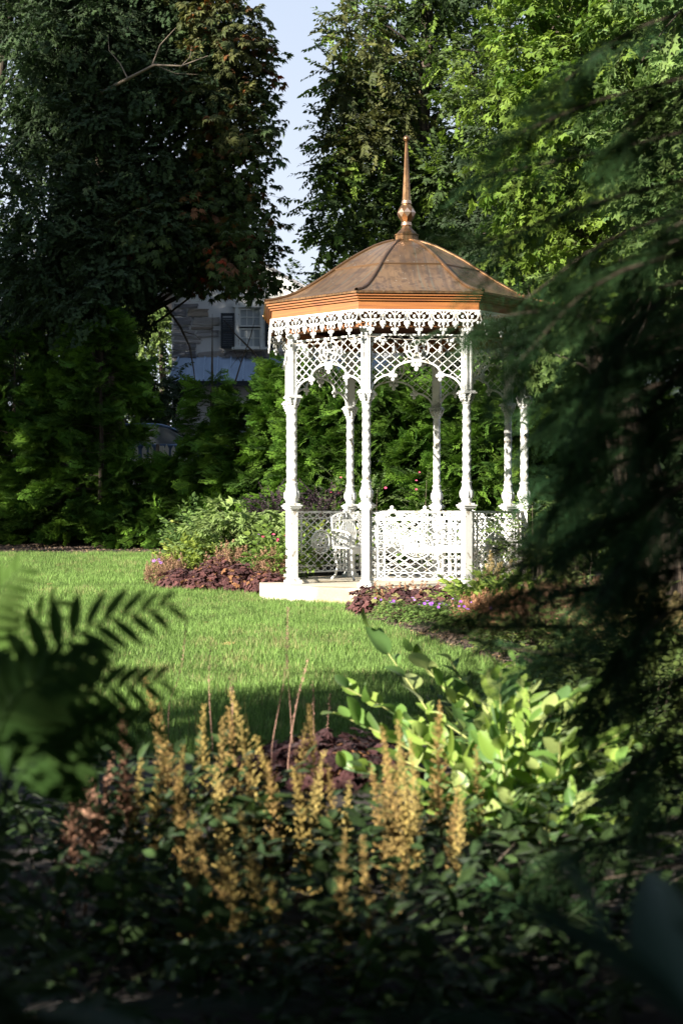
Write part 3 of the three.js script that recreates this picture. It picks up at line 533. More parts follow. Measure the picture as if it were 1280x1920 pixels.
function lattice(g, inside, x0, x1, y0, y1, slope, pitch, w, t) { // diagonal straps, cut where the shape ends; the second set lies just behind the first
  const st = 0.004;
  for (const s of [1, -1]) for (let c = x0 - (y1 - y0) / slope; c < x1 + (y1 - y0) / slope; c += pitch) {
    let run = null; const z = s * t * 0.28; const P = (u) => [c + u / Math.hypot(1, slope), s > 0 ? y0 + u * slope / Math.hypot(1, slope) : y1 - u * slope / Math.hypot(1, slope)];
    const L = (y1 - y0) * Math.hypot(1, slope) / slope;
    for (let u = 0; u <= L + st; u += st) { const p = P(u), on = u <= L && p[0] > x0 && p[0] < x1 && inside(p[0], p[1]); if (on && run === null) run = u; if (!on && run !== null) { if (u - run > 0.02) { const a = P(run), b = P(u); g.bar(V(a[0], a[1], z), V(b[0], b[1], z), w, t); } run = null; } }
  }
}
const trefoil = (g, x, y, r, z = 0.004, a = -Math.PI / 2) => { for (const q of [-1.9, 0, 1.9]) g.ball(x + Math.cos(a + q) * r * 0.85, y + Math.sin(a + q) * r * 0.85, z, r * 0.62, 1, 1, 0.5, 7); g.ball(x, y, z, r * 0.55, 1, 1, 0.55, 7); };
{ // arched lattice panel between the posts
  const hw = 0.578, cuspX = 0.3, cuspY = 2.95, arch = (x) => { const q = Math.abs(x); return q > cuspX ? 2.735 + 0.215 * Math.sqrt(Math.max(0, 1 - ((q - cuspX) / (hw - cuspX)) ** 2)) : cuspY + 0.02 + 0.15 * Math.sqrt(Math.max(0, 1 - (q / cuspX) ** 2)); };
  const ry = 3.285, rR = 0.15, lat = new G(); lattice(lat, (x, y) => y > arch(x) && Math.hypot(x, y - ry) > rR, -hw, hw, 2.735, 3.44, 0.85, 0.132, 0.009, 0.01);
  const fr = new G(); fr.box(2 * hw + 0.02, 0.022, 0.022, 0, 3.45); for (const s of [-1, 1]) fr.box(0.016, 0.7, 0.02, s * hw, 3.09);
  const ar = new G(); const L = [], mid = [], Rr = []; for (let i = 0; i <= 12; i++) { const a = Math.PI / 2 * i / 12; L.push([-cuspX - (hw - cuspX) * Math.cos(a), 2.735 + 0.215 * Math.sin(a)]); Rr.push([cuspX + (hw - cuspX) * Math.cos(a), 2.735 + 0.215 * Math.sin(a)]); } for (let i = 0; i <= 20; i++) { const a = Math.PI - Math.PI * i / 20; mid.push([cuspX * Math.cos(a), cuspY + 0.02 + 0.15 * Math.sin(a)]); }
  for (const P of [L, mid, Rr]) ar.strip(P, 0.024, 0.024); trefoil(ar, 0, 3.06, 0.05); ar.bar(V(0, 3.02, 0), V(0, 3.12, 0), 0.02, 0.016); for (const s of [-1, 1]) { trefoil(ar, s * cuspX, cuspY - 0.03, 0.042); ar.ball(s * cuspX, cuspY + 0.015, 0.003, 0.026, 1, 1, 0.6); }
  const md = new G(); md.strip(ringPts(0, ry, rR, rR, 28), 0.02, 0.022, true); for (let i = 0; i < 8; i++) { const a = i / 8 * 6.283 + 0.39, c = Math.cos(a), s = Math.sin(a); md.bar(V(c * 0.02, ry + s * 0.02, 0.001 * i), V(c * 0.085, ry + s * 0.085, 0.001 * i), 0.012, 0.01); trefoil(md, c * 0.1, ry + s * 0.1, 0.026, 0.003, a); } md.ball(0, ry, 0.004, 0.03, 1, 1, 0.5);
  const sc = new G(); for (const s of [-1, 1]) { sc.strip(arc(s * (hw - 0.13), 3.31, 0.115, s > 0 ? 0 : Math.PI, Math.PI / 2 + (s > 0 ? 0.3 : -0.3), 8), 0.013, 0.014); trefoil(sc, s * (hw - 0.15), 3.37, 0.04); trefoil(sc, s * (hw - 0.05), 3.39, 0.032); sc.ball(s * (hw - 0.1), 3.41, 0, 0.02, 1, 1, 0.6); }
  const q = [['lattice', lat], ['frame', fr], ['arch', ar], ['medallion', md], ['corner_scroll', sc]].map(([n, g]) => [n, boxUV(g.build())]);
  for (let k = 0; k < 8; k++) { const b = bay('arch_panel', k, RC * CO); for (const [n, g] of q) mesh(n, g, M.white, b); }
}
{ // pierced railing panel; the bay by the lawn stays open
  const hw = 0.578, x1 = 0.5, x2 = 0.41, yb = 0.345, yt = 1.195, yb2 = yb + 0.085, yt2 = yt - 0.085, cy = (yb + yt) / 2, ex = 0.2, ey = 0.165;
  const lat = new G(); lattice(lat, (x, y) => (x / ex) ** 2 + ((y - cy) / ey) ** 2 > 1, -x2, x2, yb2, yt2, 0.66, 0.152, 0.0095, 0.01);
  const fr = new G(); fr.box(2 * hw + 0.02, 0.03, 0.034, 0, yt + 0.005); fr.box(2 * hw + 0.02, 0.022, 0.024, 0, yb); fr.box(2 * x1, 0.013, 0.016, 0, yb2); fr.box(2 * x1, 0.013, 0.016, 0, yt2); for (const s of [-1, 1]) { fr.box(0.018, yt - yb, 0.019, s * x1, cy); fr.box(0.014, yt - yb, 0.015, s * x2, cy); fr.box(0.016, yt - yb, 0.018, s * (hw - 0.005), cy); }
  const rg = new G(); for (const y of [(yb + yb2) / 2, (yt + yt2) / 2]) { for (let i = -2; i <= 2; i++) { rg.strip(ringPts(i * 0.158, y, 0.062, 0.034, 14), 0.009, 0.012, true); } for (let i = -3; i <= 2; i++) rg.ball((i + 0.5) * 0.158, y, 0, 0.016, 1, 1, 0.5, 6); for (const s of [-1, 1]) for (const q of [-1, 1]) rg.bar(V(s * (x1 + x2) / 2 - 0.032, y - 0.03 * q, 0.002 * q), V(s * (x1 + x2) / 2 + 0.032, y + 0.03 * q, 0.002 * q), 0.011, 0.009); }
  for (const s of [-1, 1]) { for (let y = yb2 + 0.05; y < yt2 - 0.02; y += 0.0975) { rg.strip(ringPts(s * (x1 + x2) / 2, y, 0.034, 0.038, 12), 0.009, 0.012, true); } for (let y = yb + 0.08; y < yt - 0.04; y += 0.0975) rg.ball(s * (x1 + hw) / 2, y, 0, 0.022, 1, 1.3, 0.5, 6); }
  const md = new G(); md.strip(ringPts(0, cy, ex, ey, 32), 0.02, 0.022, true); md.strip(ringPts(0, cy, ex - 0.035, ey - 0.03, 28), 0.009, 0.01, true);
  for (let i = 0; i < 8; i++) { const a = i / 8 * 6.283, c = Math.cos(a), s = Math.sin(a); md.bar(V(c * 0.02, cy + s * 0.02, 0.0012 * i), V(c * 0.15, cy + s * 0.115, 0.0012 * i), 0.014, 0.01); trefoil(md, c * 0.11, cy + s * 0.09, 0.03, 0.003, a); md.strip(arc(Math.cos(a + 0.39) * 0.125, cy + Math.sin(a + 0.39) * 0.1, 0.022, a - 2.4, a + 2.4, 8), 0.009, 0.009); } md.ball(0, cy, 0.004, 0.04, 1, 1, 0.45);
  const q = [['lattice', lat], ['rail_frame', fr], ['ring_border', rg], ['medallion', md]].map(([n, g]) => [n, boxUV(g.build())]);
  for (let k = 0; k < 7; k++) { const b = bay('railing', k, RC * CO); for (const [n, g] of q) mesh(n, g, M.white, b); }
}
{ // hanging cast-iron valance: six scroll motifs to a side
  const r = 1.99 * CO, half = r * T8, n = 5, w = 2 * half / n, y0 = 3.735, g = new G();
  g.box(w - 0.002, 0.02, 0.014, 0, y0 - 0.01);
  for (const s of [-1, 1]) {
    g.strip(arc(s * w * 0.25, y0 - 0.075, 0.055, s > 0 ? Math.PI * 0.95 : Math.PI * 0.05, s > 0 ? -Math.PI * 0.75 : Math.PI * 1.75, 14), 0.0155, 0.012); g.ball(s * w * 0.2, y0 - 0.085, 0.002, 0.021, 1, 1, 0.5, 7); g.ball(s * w * 0.33, y0 - 0.048, 0.002, 0.017, 1, 1, 0.5, 6);
    g.strip([[s * w * 0.46, y0 - 0.02], [s * w * 0.44, y0 - 0.08], [s * w * 0.36, y0 - 0.13], [s * w * 0.16, y0 - 0.155], [0, y0 - 0.12]], 0.016, 0.012); g.strip([[s * w * 0.16, y0 - 0.155], [s * w * 0.2, y0 - 0.2], [s * 0.035, y0 - 0.205]], 0.016, 0.011);
    g.ball(s * w * 0.5 * 0.86, y0 - 0.16, 0.002, 0.018, 1, 1.2, 0.5, 7);
  }
  g.ball(0, y0 - 0.075, 0.002, 0.02, 1, 1.6, 0.5); trefoil(g, 0, y0 - 0.15, 0.036); g.bar(V(0, y0 - 0.02, 0), V(0, y0 - 0.25, 0), 0.012, 0.01); trefoil(g, 0, y0 - 0.26, 0.036);
  const h = new G(); h.bar(V(0, y0 - 0.02, 0), V(0, y0 - 0.15, 0), 0.014, 0.011); for (let i = 0; i < 6; i++) { const a = i / 6 * 6.283; h.ball(Math.cos(a) * 0.026, y0 - 0.18 + Math.sin(a) * 0.026, 0.003, 0.015, 1, 1, 0.5, 6); } h.ball(0, y0 - 0.18, 0.004, 0.028, 1, 1, 0.5); h.ball(0, y0 - 0.225, 0.002, 0.012, 1, 1.4, 0.6, 6); h.ball(0, y0 - 0.05, 0.002, 0.022, 1, 1, 0.5, 7);
  const gm = boxUV(g.build()), hm = boxUV(h.build());
  for (let k = 0; k < 8; k++) { const b = bay('valance', k, r); for (let i = 0; i < n; i++) { mesh('scroll_motif', gm, M.white, b).position.x = (i - 2) * w; if (i) mesh('rosette_drop', hm, M.white, b).position.x = (i - 2.5) * w; } }
}
// boards with mitred ends, one to a side
function band(name, k, ri, ro, y0, y1, mat) {
  const a = ri * CO, b = ro * CO, g = new G(), P = (r, s, y) => V(s * (r * T8 - 0.0015), y, r);
  g.quad(P(b, -1, y0), P(b, 1, y0), P(b, 1, y1), P(b, -1, y1)); g.quad(P(a, 1, y0), P(a, -1, y0), P(a, -1, y1), P(a, 1, y1)); g.quad(P(b, -1, y1), P(b, 1, y1), P(a, 1, y1), P(a, -1, y1)); g.quad(P(a, -1, y0), P(a, 1, y0), P(b, 1, y0), P(b, -1, y0));
  for (const s of [-1, 1]) g.quad(P(a, s, y0), P(b, s, y0), P(b, s, y1), P(a, s, y1));
  const m = mesh(name, boxUV(g.build(), 1, k * 0.37, k * 0.21), mat, GAZ); m.rotation.y = A0 + (k + 0.5) * STEP; return m;
}
for (let k = 0; k < 8; k++) {
  band('drip_edge', k, 1.9, 2.08, 3.93, 3.955, M.copperTrim);
  band('crown_moulding', k, 1.9, 2.055, 3.902, 3.929, M.cedar); band('crown_moulding', k, 1.9, 2.025, 3.872, 3.901, M.cedar); band('crown_moulding', k, 1.9, 2.0, 3.845, 3.871, M.cedar);
  band('frieze_board', k, 1.94, 1.972, 3.69, 3.844, M.cedar);
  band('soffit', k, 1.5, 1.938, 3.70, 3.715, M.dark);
  band('ring_beam', k, 1.60, 1.735, 3.55, 3.699, M.cedar);
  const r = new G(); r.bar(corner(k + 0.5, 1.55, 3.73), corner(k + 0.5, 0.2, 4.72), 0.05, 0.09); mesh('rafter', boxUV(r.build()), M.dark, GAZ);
}
{ // roof of copper sheets over a boarded ceiling, with raised hips
  const prof = [[0.17, 4.895], [0.26, 4.875], [0.35, 4.845], [0.45, 4.805], [0.55, 4.755], [0.7, 4.675], [0.86, 4.58], [1.0, 4.485], [1.06, 4.443], [1.2, 4.345], [1.35, 4.248], [1.5, 4.158], [1.64, 4.085], [1.78, 4.03], [1.92, 3.99], [2.08, 3.957]];
  const cut = 8; R = rng(43);
  for (let k = 0; k < 8; k++) {
    for (const [n, a, b, lift] of [['upper_roof_sheet', 0, cut, 0.006], ['lower_roof_sheet', cut, prof.length - 1, 0]]) {
      const g = new G(), m = 6; // slightly uneven sheet metal
      const P = (i, s) => { const [r, y] = prof[i]; const c = corner(k, r, y + lift).lerp(corner(k + 1, r, y + lift), s / m); const e = Math.sin(Math.PI * s / m); c.y += 0.006 * e * (hash(i, s, k + 5) - 0.4); return c; };
      const pos = [], idx = []; for (let i = a; i <= b; i++) for (let s = 0; s <= m; s++) { const c = P(i, s); pos.push(c.x, c.y, c.z); }
      for (let i = 0; i < b - a; i++) for (let s = 0; s < m; s++) { const q = i * (m + 1) + s; idx.push(q, q + m + 1, q + 1, q + 1, q + m + 1, q + m + 2); }
      const q = new THREE.BufferGeometry(); q.setAttribute('position', new THREE.Float32BufferAttribute(pos, 3)); q.setIndex(idx); q.computeVertexNormals();
      const f = q.toNonIndexed(), uv = [], am = A0 + (k + 0.5) * STEP; for (let i = 0; i < f.attributes.position.count; i++) { const x = f.attributes.position.getX(i), y = f.attributes.position.getY(i), z = f.attributes.position.getZ(i); uv.push((x * Math.cos(am) - z * Math.sin(am)) * 0.6 + k * 0.31, y * 0.9 + k * 0.17); }
      f.setAttribute('uv', new THREE.Float32BufferAttribute(uv, 2)); mesh(n, f, M.copper, GAZ);
    }
    const seam = new G(); seam.bar(corner(k, 1.06, 4.449), corner(k + 1, 1.06, 4.449), 0.02, 0.014); mesh('roof_seam', seam.build(), M.copperTrim, GAZ);
    const hip = new G(), pts = prof.map(([r, y]) => corner(k, r - 0.005, y + 0.012)); hip.tube(pts, 0.023, 8); mesh('roof_hip', barkGeo(hip), M.copperTrim, GAZ);
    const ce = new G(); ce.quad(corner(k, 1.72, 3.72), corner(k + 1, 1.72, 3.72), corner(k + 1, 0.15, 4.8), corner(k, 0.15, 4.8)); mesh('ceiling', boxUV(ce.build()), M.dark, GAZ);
  }
}
{ // spire
  const f = sub('finial', GAZ, [0.03, 0, 0], A0), oct = (pts) => flat(new THREE.LatheGeometry(pts.map((p) => new THREE.Vector2(p[0], p[1])), 8));
  mesh('finial_base', boxUV(oct([[0.2, 4.86], [0.19, 4.885], [0.172, 4.89], [0.165, 4.98], [0.178, 4.985], [0.178, 4.997], [0.15, 5.003]])), M.copperTrim, f);
  mesh('skirt', boxUV(oct([[0.155, 5.003], [0.13, 5.03], [0.085, 5.075], [0.06, 5.12]])), M.copperTrim, f);
  mesh('neck_ring', boxUV(new THREE.LatheGeometry([[0.06, 5.118], [0.074, 5.125], [0.074, 5.14], [0.062, 5.147], [0.07, 5.154], [0.07, 5.166], [0.06, 5.172]].map((p) => new THREE.Vector2(...p)), 24).toNonIndexed()), M.bright, f);
  { const body = new G(), yc = 5.295, c = (k) => V(0.132 * Math.sin(k * STEP), yc, 0.132 * Math.cos(k * STEP)), tv = (k, s) => V(0.106 * Math.sin((k + 0.5) * STEP), yc + s * 0.062, 0.106 * Math.cos((k + 0.5) * STEP)), e = (k, s) => V(0.062 * Math.sin((k + 0.5) * STEP), yc + s * 0.125, 0.062 * Math.cos((k + 0.5) * STEP));
    for (let k = 0; k < 8; k++) for (const s of [1, -1]) { body.tri(tv(k, s), c(k + 1), tv(k + 1, s)); body.quad(tv(k, s), tv(k + 1, s), e(k + 1, s), e(k, s)); }
    mesh('bulb', boxUV(body.build()), M.copperTrim, f);
    for (let k = 0; k < 8; k++) { const d = new G(); d.tri(c(k), c(k + 1), tv(k, 1)); d.tri(c(k), tv(k, -1), c(k + 1)); mesh('diamond_facet', boxUV(d.build()), M.bright, f); } }
  mesh('collar', boxUV(new THREE.LatheGeometry([[0.062, 5.418], [0.072, 5.425], [0.072, 5.438], [0.06, 5.445], [0.066, 5.452], [0.066, 5.464], [0.056, 5.47]].map((p) => new THREE.Vector2(...p)), 24).toNonIndexed()), M.bright, f);
  mesh('spire', boxUV(oct([[0.06, 5.468], [0.053, 5.6], [0.02, 6.255], [0.026, 6.262], [0.02, 6.275]])), M.copperTrim, f);
  mesh('ball', boxUV(new THREE.SphereGeometry(0.045, 20, 14).translate(0, 6.318, 0).toNonIndexed()), M.copperTrim, f);
}
{ // string of clear bulbs looped from column to column
  const t = thing('string_lights', 'string of clear glass bulbs looped under the gazebo valance', 'string lights', [CX, 0, -CD]), cable = new G(), socket = new G();
  socket.geo(new THREE.CylinderGeometry(0.02, 0.024, 0.06, 12), new THREE.Matrix4().makeTranslation(0, -0.03, 0)); socket.geo(new THREE.CylinderGeometry(0.004, 0.004, 0.1, 5), new THREE.Matrix4().makeTranslation(0, 0.045, 0)); const sg = socket.build();
  const gb = new THREE.SphereGeometry(0.042, 18, 14).translate(0, -0.097, 0), fil = new G(); fil.tube([V(-0.008, -0.06, 0), V(-0.012, -0.1, 0), V(0, -0.08, 0.005), V(0.012, -0.1, 0), V(0.008, -0.06, 0)], 0.0015, 4); const fg = fil.build();
  for (const k of [6, 7, 0, 1]) {
    const a = corner(k, 1.76, 3.43), b = corner(k + 1, 1.76, 3.43), pts = [], P = (u) => a.clone().lerp(b, u).add(V(0, -0.05 * Math.sin(Math.PI * u), 0)); for (let i = 0; i <= 16; i++) pts.push(P(i / 16)); cable.tube(pts, 0.0035, 5);
    [0.28, 0.5, 0.72].forEach((u, i) => { const p = P(u); p.y -= 0.095; const s = sub('bulb', t, [p.x, p.y, p.z]); mesh('socket', sg, M.socket, s); mesh('glass', gb, M.bulbGlass, s); mesh('filament', fg, M.wire, s); });
  }
  mesh('cable', cable.build(), M.wire, t);
}
// cast-iron garden seats
function seat(name, label, pos, turn, W, cat) {
  const t = thing(name, label, cat, pos, turn), h = W / 2, bk = new G(), y0 = 0.45, yt = 0.86;
  const rows = Math.max(1, Math.round(W / 0.5)), cw = W / rows;
  for (let i = 0; i < rows; i++) { const cx = -h + cw * (i + 0.5); bk.strip(ringPts(cx, 0.66, cw * 0.24, 0.17, 22), 0.018, 0.014, true); for (let j = -3; j <= 3; j++) { const x = cx + j * cw * 0.062; bk.bar(V(x, 0.5 + 0.012 * j * j * 0.6, 0), V(x, 0.82 - 0.014 * j * j * 0.6, 0), 0.011, 0.01); } for (const s of [-1, 1]) { for (let j = 0; j < 5; j++) { const y = 0.5 + j * 0.085; bk.strip(arc(cx + s * cw * 0.38, y, 0.035, 0.4, 5.2, 9), 0.012, 0.011); bk.ball(cx + s * cw * 0.38, y, 0, 0.016, 1, 1, 0.5, 6); } } bk.strip(arc(cx, yt - 0.01, cw * 0.5, Math.PI, 0, 14, 0.1), 0.022, 0.018); trefoil(bk, cx, yt + 0.115, 0.05, 0, Math.PI / 2); for (const s of [-1, 1]) trefoil(bk, cx + s * cw * 0.26, yt + 0.03, 0.035); }
  bk.box(W, 0.025, 0.018, 0, y0 + 0.02); bk.box(W, 0.018, 0.016, 0, yt - 0.02); for (const s of [-1, 1]) bk.box(0.024, 0.45, 0.02, s * h, 0.66);
  const bm = mesh('backrest', boxUV(bk.build()), M.white, t); bm.position.set(0, 0.0, -0.2); bm.rotation.x = -0.1;
  const st = new G(); st.box(W, 0.02, 0.03, 0, y0, 0.22); st.box(W, 0.02, 0.03, 0, y0, -0.22); for (const s of [-1, 1]) st.box(0.03, 0.02, 0.41, s * (h - 0.015), y0, 0); for (let x = -h + 0.05; x < h - 0.03; x += 0.045) st.box(0.02, 0.008, 0.41, x, y0 + 0.003, 0); for (let z = -0.16; z < 0.2; z += 0.08) st.box(W - 0.07, 0.006, 0.02, 0, y0 + 0.008, z); st.box(W, 0.07, 0.012, 0, y0 - 0.045, 0.23); mesh('seat', boxUV(st.build()), M.white, t);
  for (const s of [-1, 1]) { for (const [z, e] of [[0.21, 1], [-0.2, -1]]) { const l = new G(); l.tube([V(s * (h - 0.02), y0, z), V(s * (h - 0.005), 0.34, z + 0.02 * e), V(s * (h - 0.03), 0.2, z - 0.01 * e), V(s * (h - 0.02), 0.08, z + 0.02 * e), V(s * (h + 0.0), 0.015, z + 0.09 * e)], [0.022, 0.02, 0.015, 0.015, 0.018], 8); mesh('leg', boxUV(l.build()), M.white, t); }
    const a = new G(); a.tube([V(s * h, 0.7, -0.22), V(s * (h + 0.01), 0.68, 0), V(s * (h + 0.01), 0.66, 0.17), V(s * h, 0.6, 0.23), V(s * h, 0.52, 0.19), V(s * h, y0, 0.2)], 0.014, 7); for (let j = 0; j < 3; j++) a.tube(arc(0, 0, 0.05, 0, 6.28, 12).map(([u, v]) => V(s * h, 0.57 + v, -0.1 + j * 0.1 + u)), 0.007, 5); mesh('armrest', boxUV(a.build()), M.white, t); }
  return t;
}
seat('garden_chair', 'white cast-iron armchair at the open left bay of the gazebo', [PX(672, 21.4), 0.25, -21.4], 0.55, 0.52, 'chair');
seat('garden_bench', 'white cast-iron bench behind the front railing of the gazebo', [PX(768, 21.75), 0.25, -21.75], 0.02, 0.95, 'bench');
seat('garden_chair', 'white cast-iron armchair beside the bench near the right front column', [PX(862, 21.5), 0.27, -21.5], -0.5, 0.52, 'chair');

// ---------------------------------------------------------------- arborvitae hedge, tree by tree
R = rng(51);
const SPRAY = [spray(0.42, 9), spray(0.36, 8, { curl: 0.4 }), spray(0.46, 10, { curl: 0.15, wide: 0.36 }), spray(0.3, 7, { curl: 0.3, wide: 0.5 })];
const ARB = [[0.04, 0.10, 0.012], [0.115, 0.215, 0.024]];
function arborvitae(px, topPx, d, rad, label, n, pair = ARB, lean = 0, s0 = 1, ex = 0.72, cut = 0.9) {
  const x = PX(px, d), y = gy(x, -d), H = PY(topPx, d) - y, t = thing('arborvitae', label, 'evergreen tree', [x, y, -d], 0, 'arborvitae trees of the hedge'), g = new G(), items = [];
  const ax = (u) => V(lean * u * H, u * H, 0.05 * Math.sin(u * 9 + px)); g.tube([0, 0.2, 0.4, 0.6, 0.8, 0.95, 1].map((u) => ax(u)), [0.07, 0.06, 0.05, 0.035, 0.02, 0.009, 0.004], 8); mesh('trunk', barkGeo(g), M.bark, t);
  const nb = 46, bg = new G();
  for (let i = 0; i < nb; i++) { // boughs, rising at the top, level below, each carrying its fans of sprays
    const u = 0.04 + cut * Math.pow((i + R()) / nb, 0.95), a = i * 2.4 + rr(-0.5, 0.5), l = rad * Math.pow(1 - u, ex) * rr(0.75, 1.2) + 0.1, up = lerp(0.12, 0.9, u * u);
    const o = ax(u), e = V(Math.cos(a), up, Math.sin(a)); const P = (q) => o.clone().add(V(e.x * l * q, e.y * l * q - 0.22 * l * q * q, e.z * l * q));
    bg.tube([P(0), P(0.5), P(0.9)], [0.014 * (1 - u * 0.6), 0.008, 0.003], 4);
    const m = Math.round(1.5 * n / nb * (0.45 + l / rad)), tone = rr(0.8, 1.2);
    for (let j = 0; j < m; j++) {
      const q = 0.25 + 0.75 * Math.sqrt(R()), sd = (j % 2 ? 1 : -1) * rr(0, 0.9) * (1.1 - q * 0.5), c = Math.cos(sd), s = Math.sin(sd);
      const dir = V(e.x * c - e.z * s, up * 0.4 + rr(-0.35, 0.3), e.z * c + e.x * s); items.push({ m: frame(P(q).add(V(rr(-0.06, 0.06), rr(-0.12, 0.12), rr(-0.06, 0.06))), dir, V(rr(-0.6, 0.6), 1, rr(-0.6, 0.6)), rr(-1.1, 1.1), rr(0.85, 1.35) * s0), c: tint(pair).multiplyScalar(tone) });
    }
  }
  mesh('boughs', barkGeo(bg), M.bark, t); scatter(t, 'foliage', SPRAY, M.needle, items); return t;
}
const AL = 'arborvitae with drooping flat sprays in the ';
arborvitae(-70, 640, 33, 1.3, 'arborvitae cut by the left edge, first of the shaded hedge', 700);
arborvitae(28, 610, 32.6, 1.15, 'slim dark arborvitae with a bare leader at far left of the hedge', 800);
arborvitae(112, 690, 32.2, 1.0, 'broad shaded arborvitae between two taller ones in the left hedge', 750);
arborvitae(190, 585, 31.6, 1.1, 'tall full arborvitae with sunlit sprays left of the car gap', 1200);
arborvitae(262, 880, 31.3, 0.6, 'low arborvitae at the foot of the tall one beside the grey stake', 450);
arborvitae(345, 860, 31.2, 0.7, 'low spreading arborvitae in front of the picket fence', 480);
arborvitae(398, 588, 30.8, 0.95, 'thin arborvitae with a long bare leader in front of the stone house', 340, ARB, 0, 0.9, 1.9, 0.66);
arborvitae(462, 745, 30.2, 0.9, 'arborvitae below the pent roof behind the peony clump', 850);
arborvitae(540, 660, 29.6, 0.95, 'arborvitae beside the leftmost gazebo column reaching its capital', 900, ARB, 0, 1, 0.9);
arborvitae(598, 690, 29, 0.95, 'sunlit arborvitae seen through the open left bay of the gazebo', 950);
arborvitae(664, 700, 28.6, 0.95, 'sunlit arborvitae behind the back left gazebo column', 950);
arborvitae(735, 690, 28.2, 1.0, 'sunlit arborvitae seen through the left half of the front bay', 1000);
arborvitae(803, 700, 27.9, 1.0, 'sunlit arborvitae behind the middle back gazebo column', 1000);
arborvitae(872, 690, 27.6, 1.0, 'arborvitae behind the right front gazebo column', 1000);
arborvitae(935, 700, 27.3, 1.0, 'arborvitae seen through the right bay of the gazebo', 1000);
arborvitae(1004, 690, 26.9, 0.95, 'bright green arborvitae just right of the gazebo', 850, [[0.04, 0.09, 0.012], [0.10, 0.17, 0.02]]);
arborvitae(1062, 800, 25.5, 0.9, 'bright low arborvitae left of the leaning maple trunk', 800, [[0.04, 0.09, 0.012], [0.10, 0.17, 0.02]]);
arborvitae(1135, 760, 26.5, 1.0, 'shaded arborvitae behind the leaning maple trunk', 700);
arborvitae(1215, 740, 26, 1.0, 'shaded arborvitae right of the leaning maple trunk', 700);

// ---------------------------------------------------------------- trees
R = rng(61);
const IVY = [twigLobed(0.5, 11, 0.085, 3, 0.65), twigLobed(0.42, 10, 0.08, 5, 0.6)], CHEST = [twigPalm(0.45, 5, 0.17, 0.065, 0.05), twigPalm(0.5, 6, 0.15, 0.06, 0.16)];
const OVAL = [twigOvate(0.5, 13, 0.13, 0.075), twigOvate(0.55, 14, 0.12, 0.07), twigOvate(0.4, 11, 0.14, 0.08)], MAPLE = [twigLobed(0.5, 10, 0.10, 5, 0.62), twigLobed(0.42, 9, 0.09, 5, 0.6)];
const BIG = [twigOvate(0.8, 16, 0.2, 0.12, { shape: 'kite' })];
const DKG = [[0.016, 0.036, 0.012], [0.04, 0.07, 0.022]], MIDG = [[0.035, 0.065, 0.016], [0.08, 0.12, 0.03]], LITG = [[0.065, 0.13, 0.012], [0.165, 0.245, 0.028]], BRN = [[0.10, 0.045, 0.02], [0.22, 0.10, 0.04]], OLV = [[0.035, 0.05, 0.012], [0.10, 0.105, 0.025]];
const groundAt = (px, d) => { const x = PX(px, d); return V(x, gy(x, -d), -d); };
const ivyP = [[-50, -160], [330, -160], [400, 60], [340, 250], [340, 430], [260, 560], [200, 600], [80, 600], [-10, 560], [-20, 300]];
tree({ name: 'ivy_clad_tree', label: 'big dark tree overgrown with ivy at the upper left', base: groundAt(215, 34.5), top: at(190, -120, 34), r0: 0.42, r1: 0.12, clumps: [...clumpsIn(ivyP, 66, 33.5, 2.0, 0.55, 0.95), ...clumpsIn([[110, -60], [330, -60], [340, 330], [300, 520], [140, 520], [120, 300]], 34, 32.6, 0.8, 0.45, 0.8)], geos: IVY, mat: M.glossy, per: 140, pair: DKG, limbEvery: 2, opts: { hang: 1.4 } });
const chestP = [[290, -160], [370, -160], [392, 0], [440, 70], [455, 150], [465, 250], [455, 330], [455, 430], [475, 480], [440, 485], [330, 480], [260, 430], [300, 200]];
tree({ name: 'horse_chestnut', label: 'horse chestnut with browning leaf fingers against the sky gap', base: groundAt(120, 36.5), top: at(330, -120, 34), r0: 0.38, r1: 0.1, clumps: [...clumpsIn(chestP, 46, 33.5, 1.6, 0.4, 0.7), ...clumpsIn([[365, -60], [395, -60], [450, 100], [455, 280], [420, 300], [400, 100]], 14, 31.8, 0.8, 0.3, 0.55, { pair: OLV }), ...clumpsIn([[400, -60], [425, -60], [505, 60], [485, 150], [500, 250], [490, 340], [475, 440], [440, 430], [440, 100]], 20, 33, 1.2, 0.2, 0.34, { k: 0.5 }), ...clumpsIn([[320, 470], [490, 470], [500, 500], [440, 522], [330, 515]], 14, 34, 0.7, 0.25, 0.36)], geos: CHEST, per: 105, pair: MIDG, opts: { hang: 0.8, alt: BRN, altP: 0.08 }, limbEvery: 2 });
tree({ name: 'old_tree', label: 'deep shaded tree whose crown lets specks of sky through at far left', base: groundAt(-40, 40), top: at(20, -100, 40), r0: 0.4, r1: 0.1, clumps: [...clumpsIn([[-100, -160], [180, -160], [180, 600], [-100, 620]], 34, 39, 1.5, 0.7, 1.1), ...clumpsIn([[230, 400], [450, 400], [480, 470], [240, 500]], 22, 37, 1.2, 0.5, 0.75)], geos: OVAL, per: 60, pair: DKG, limbEvery: 2 });
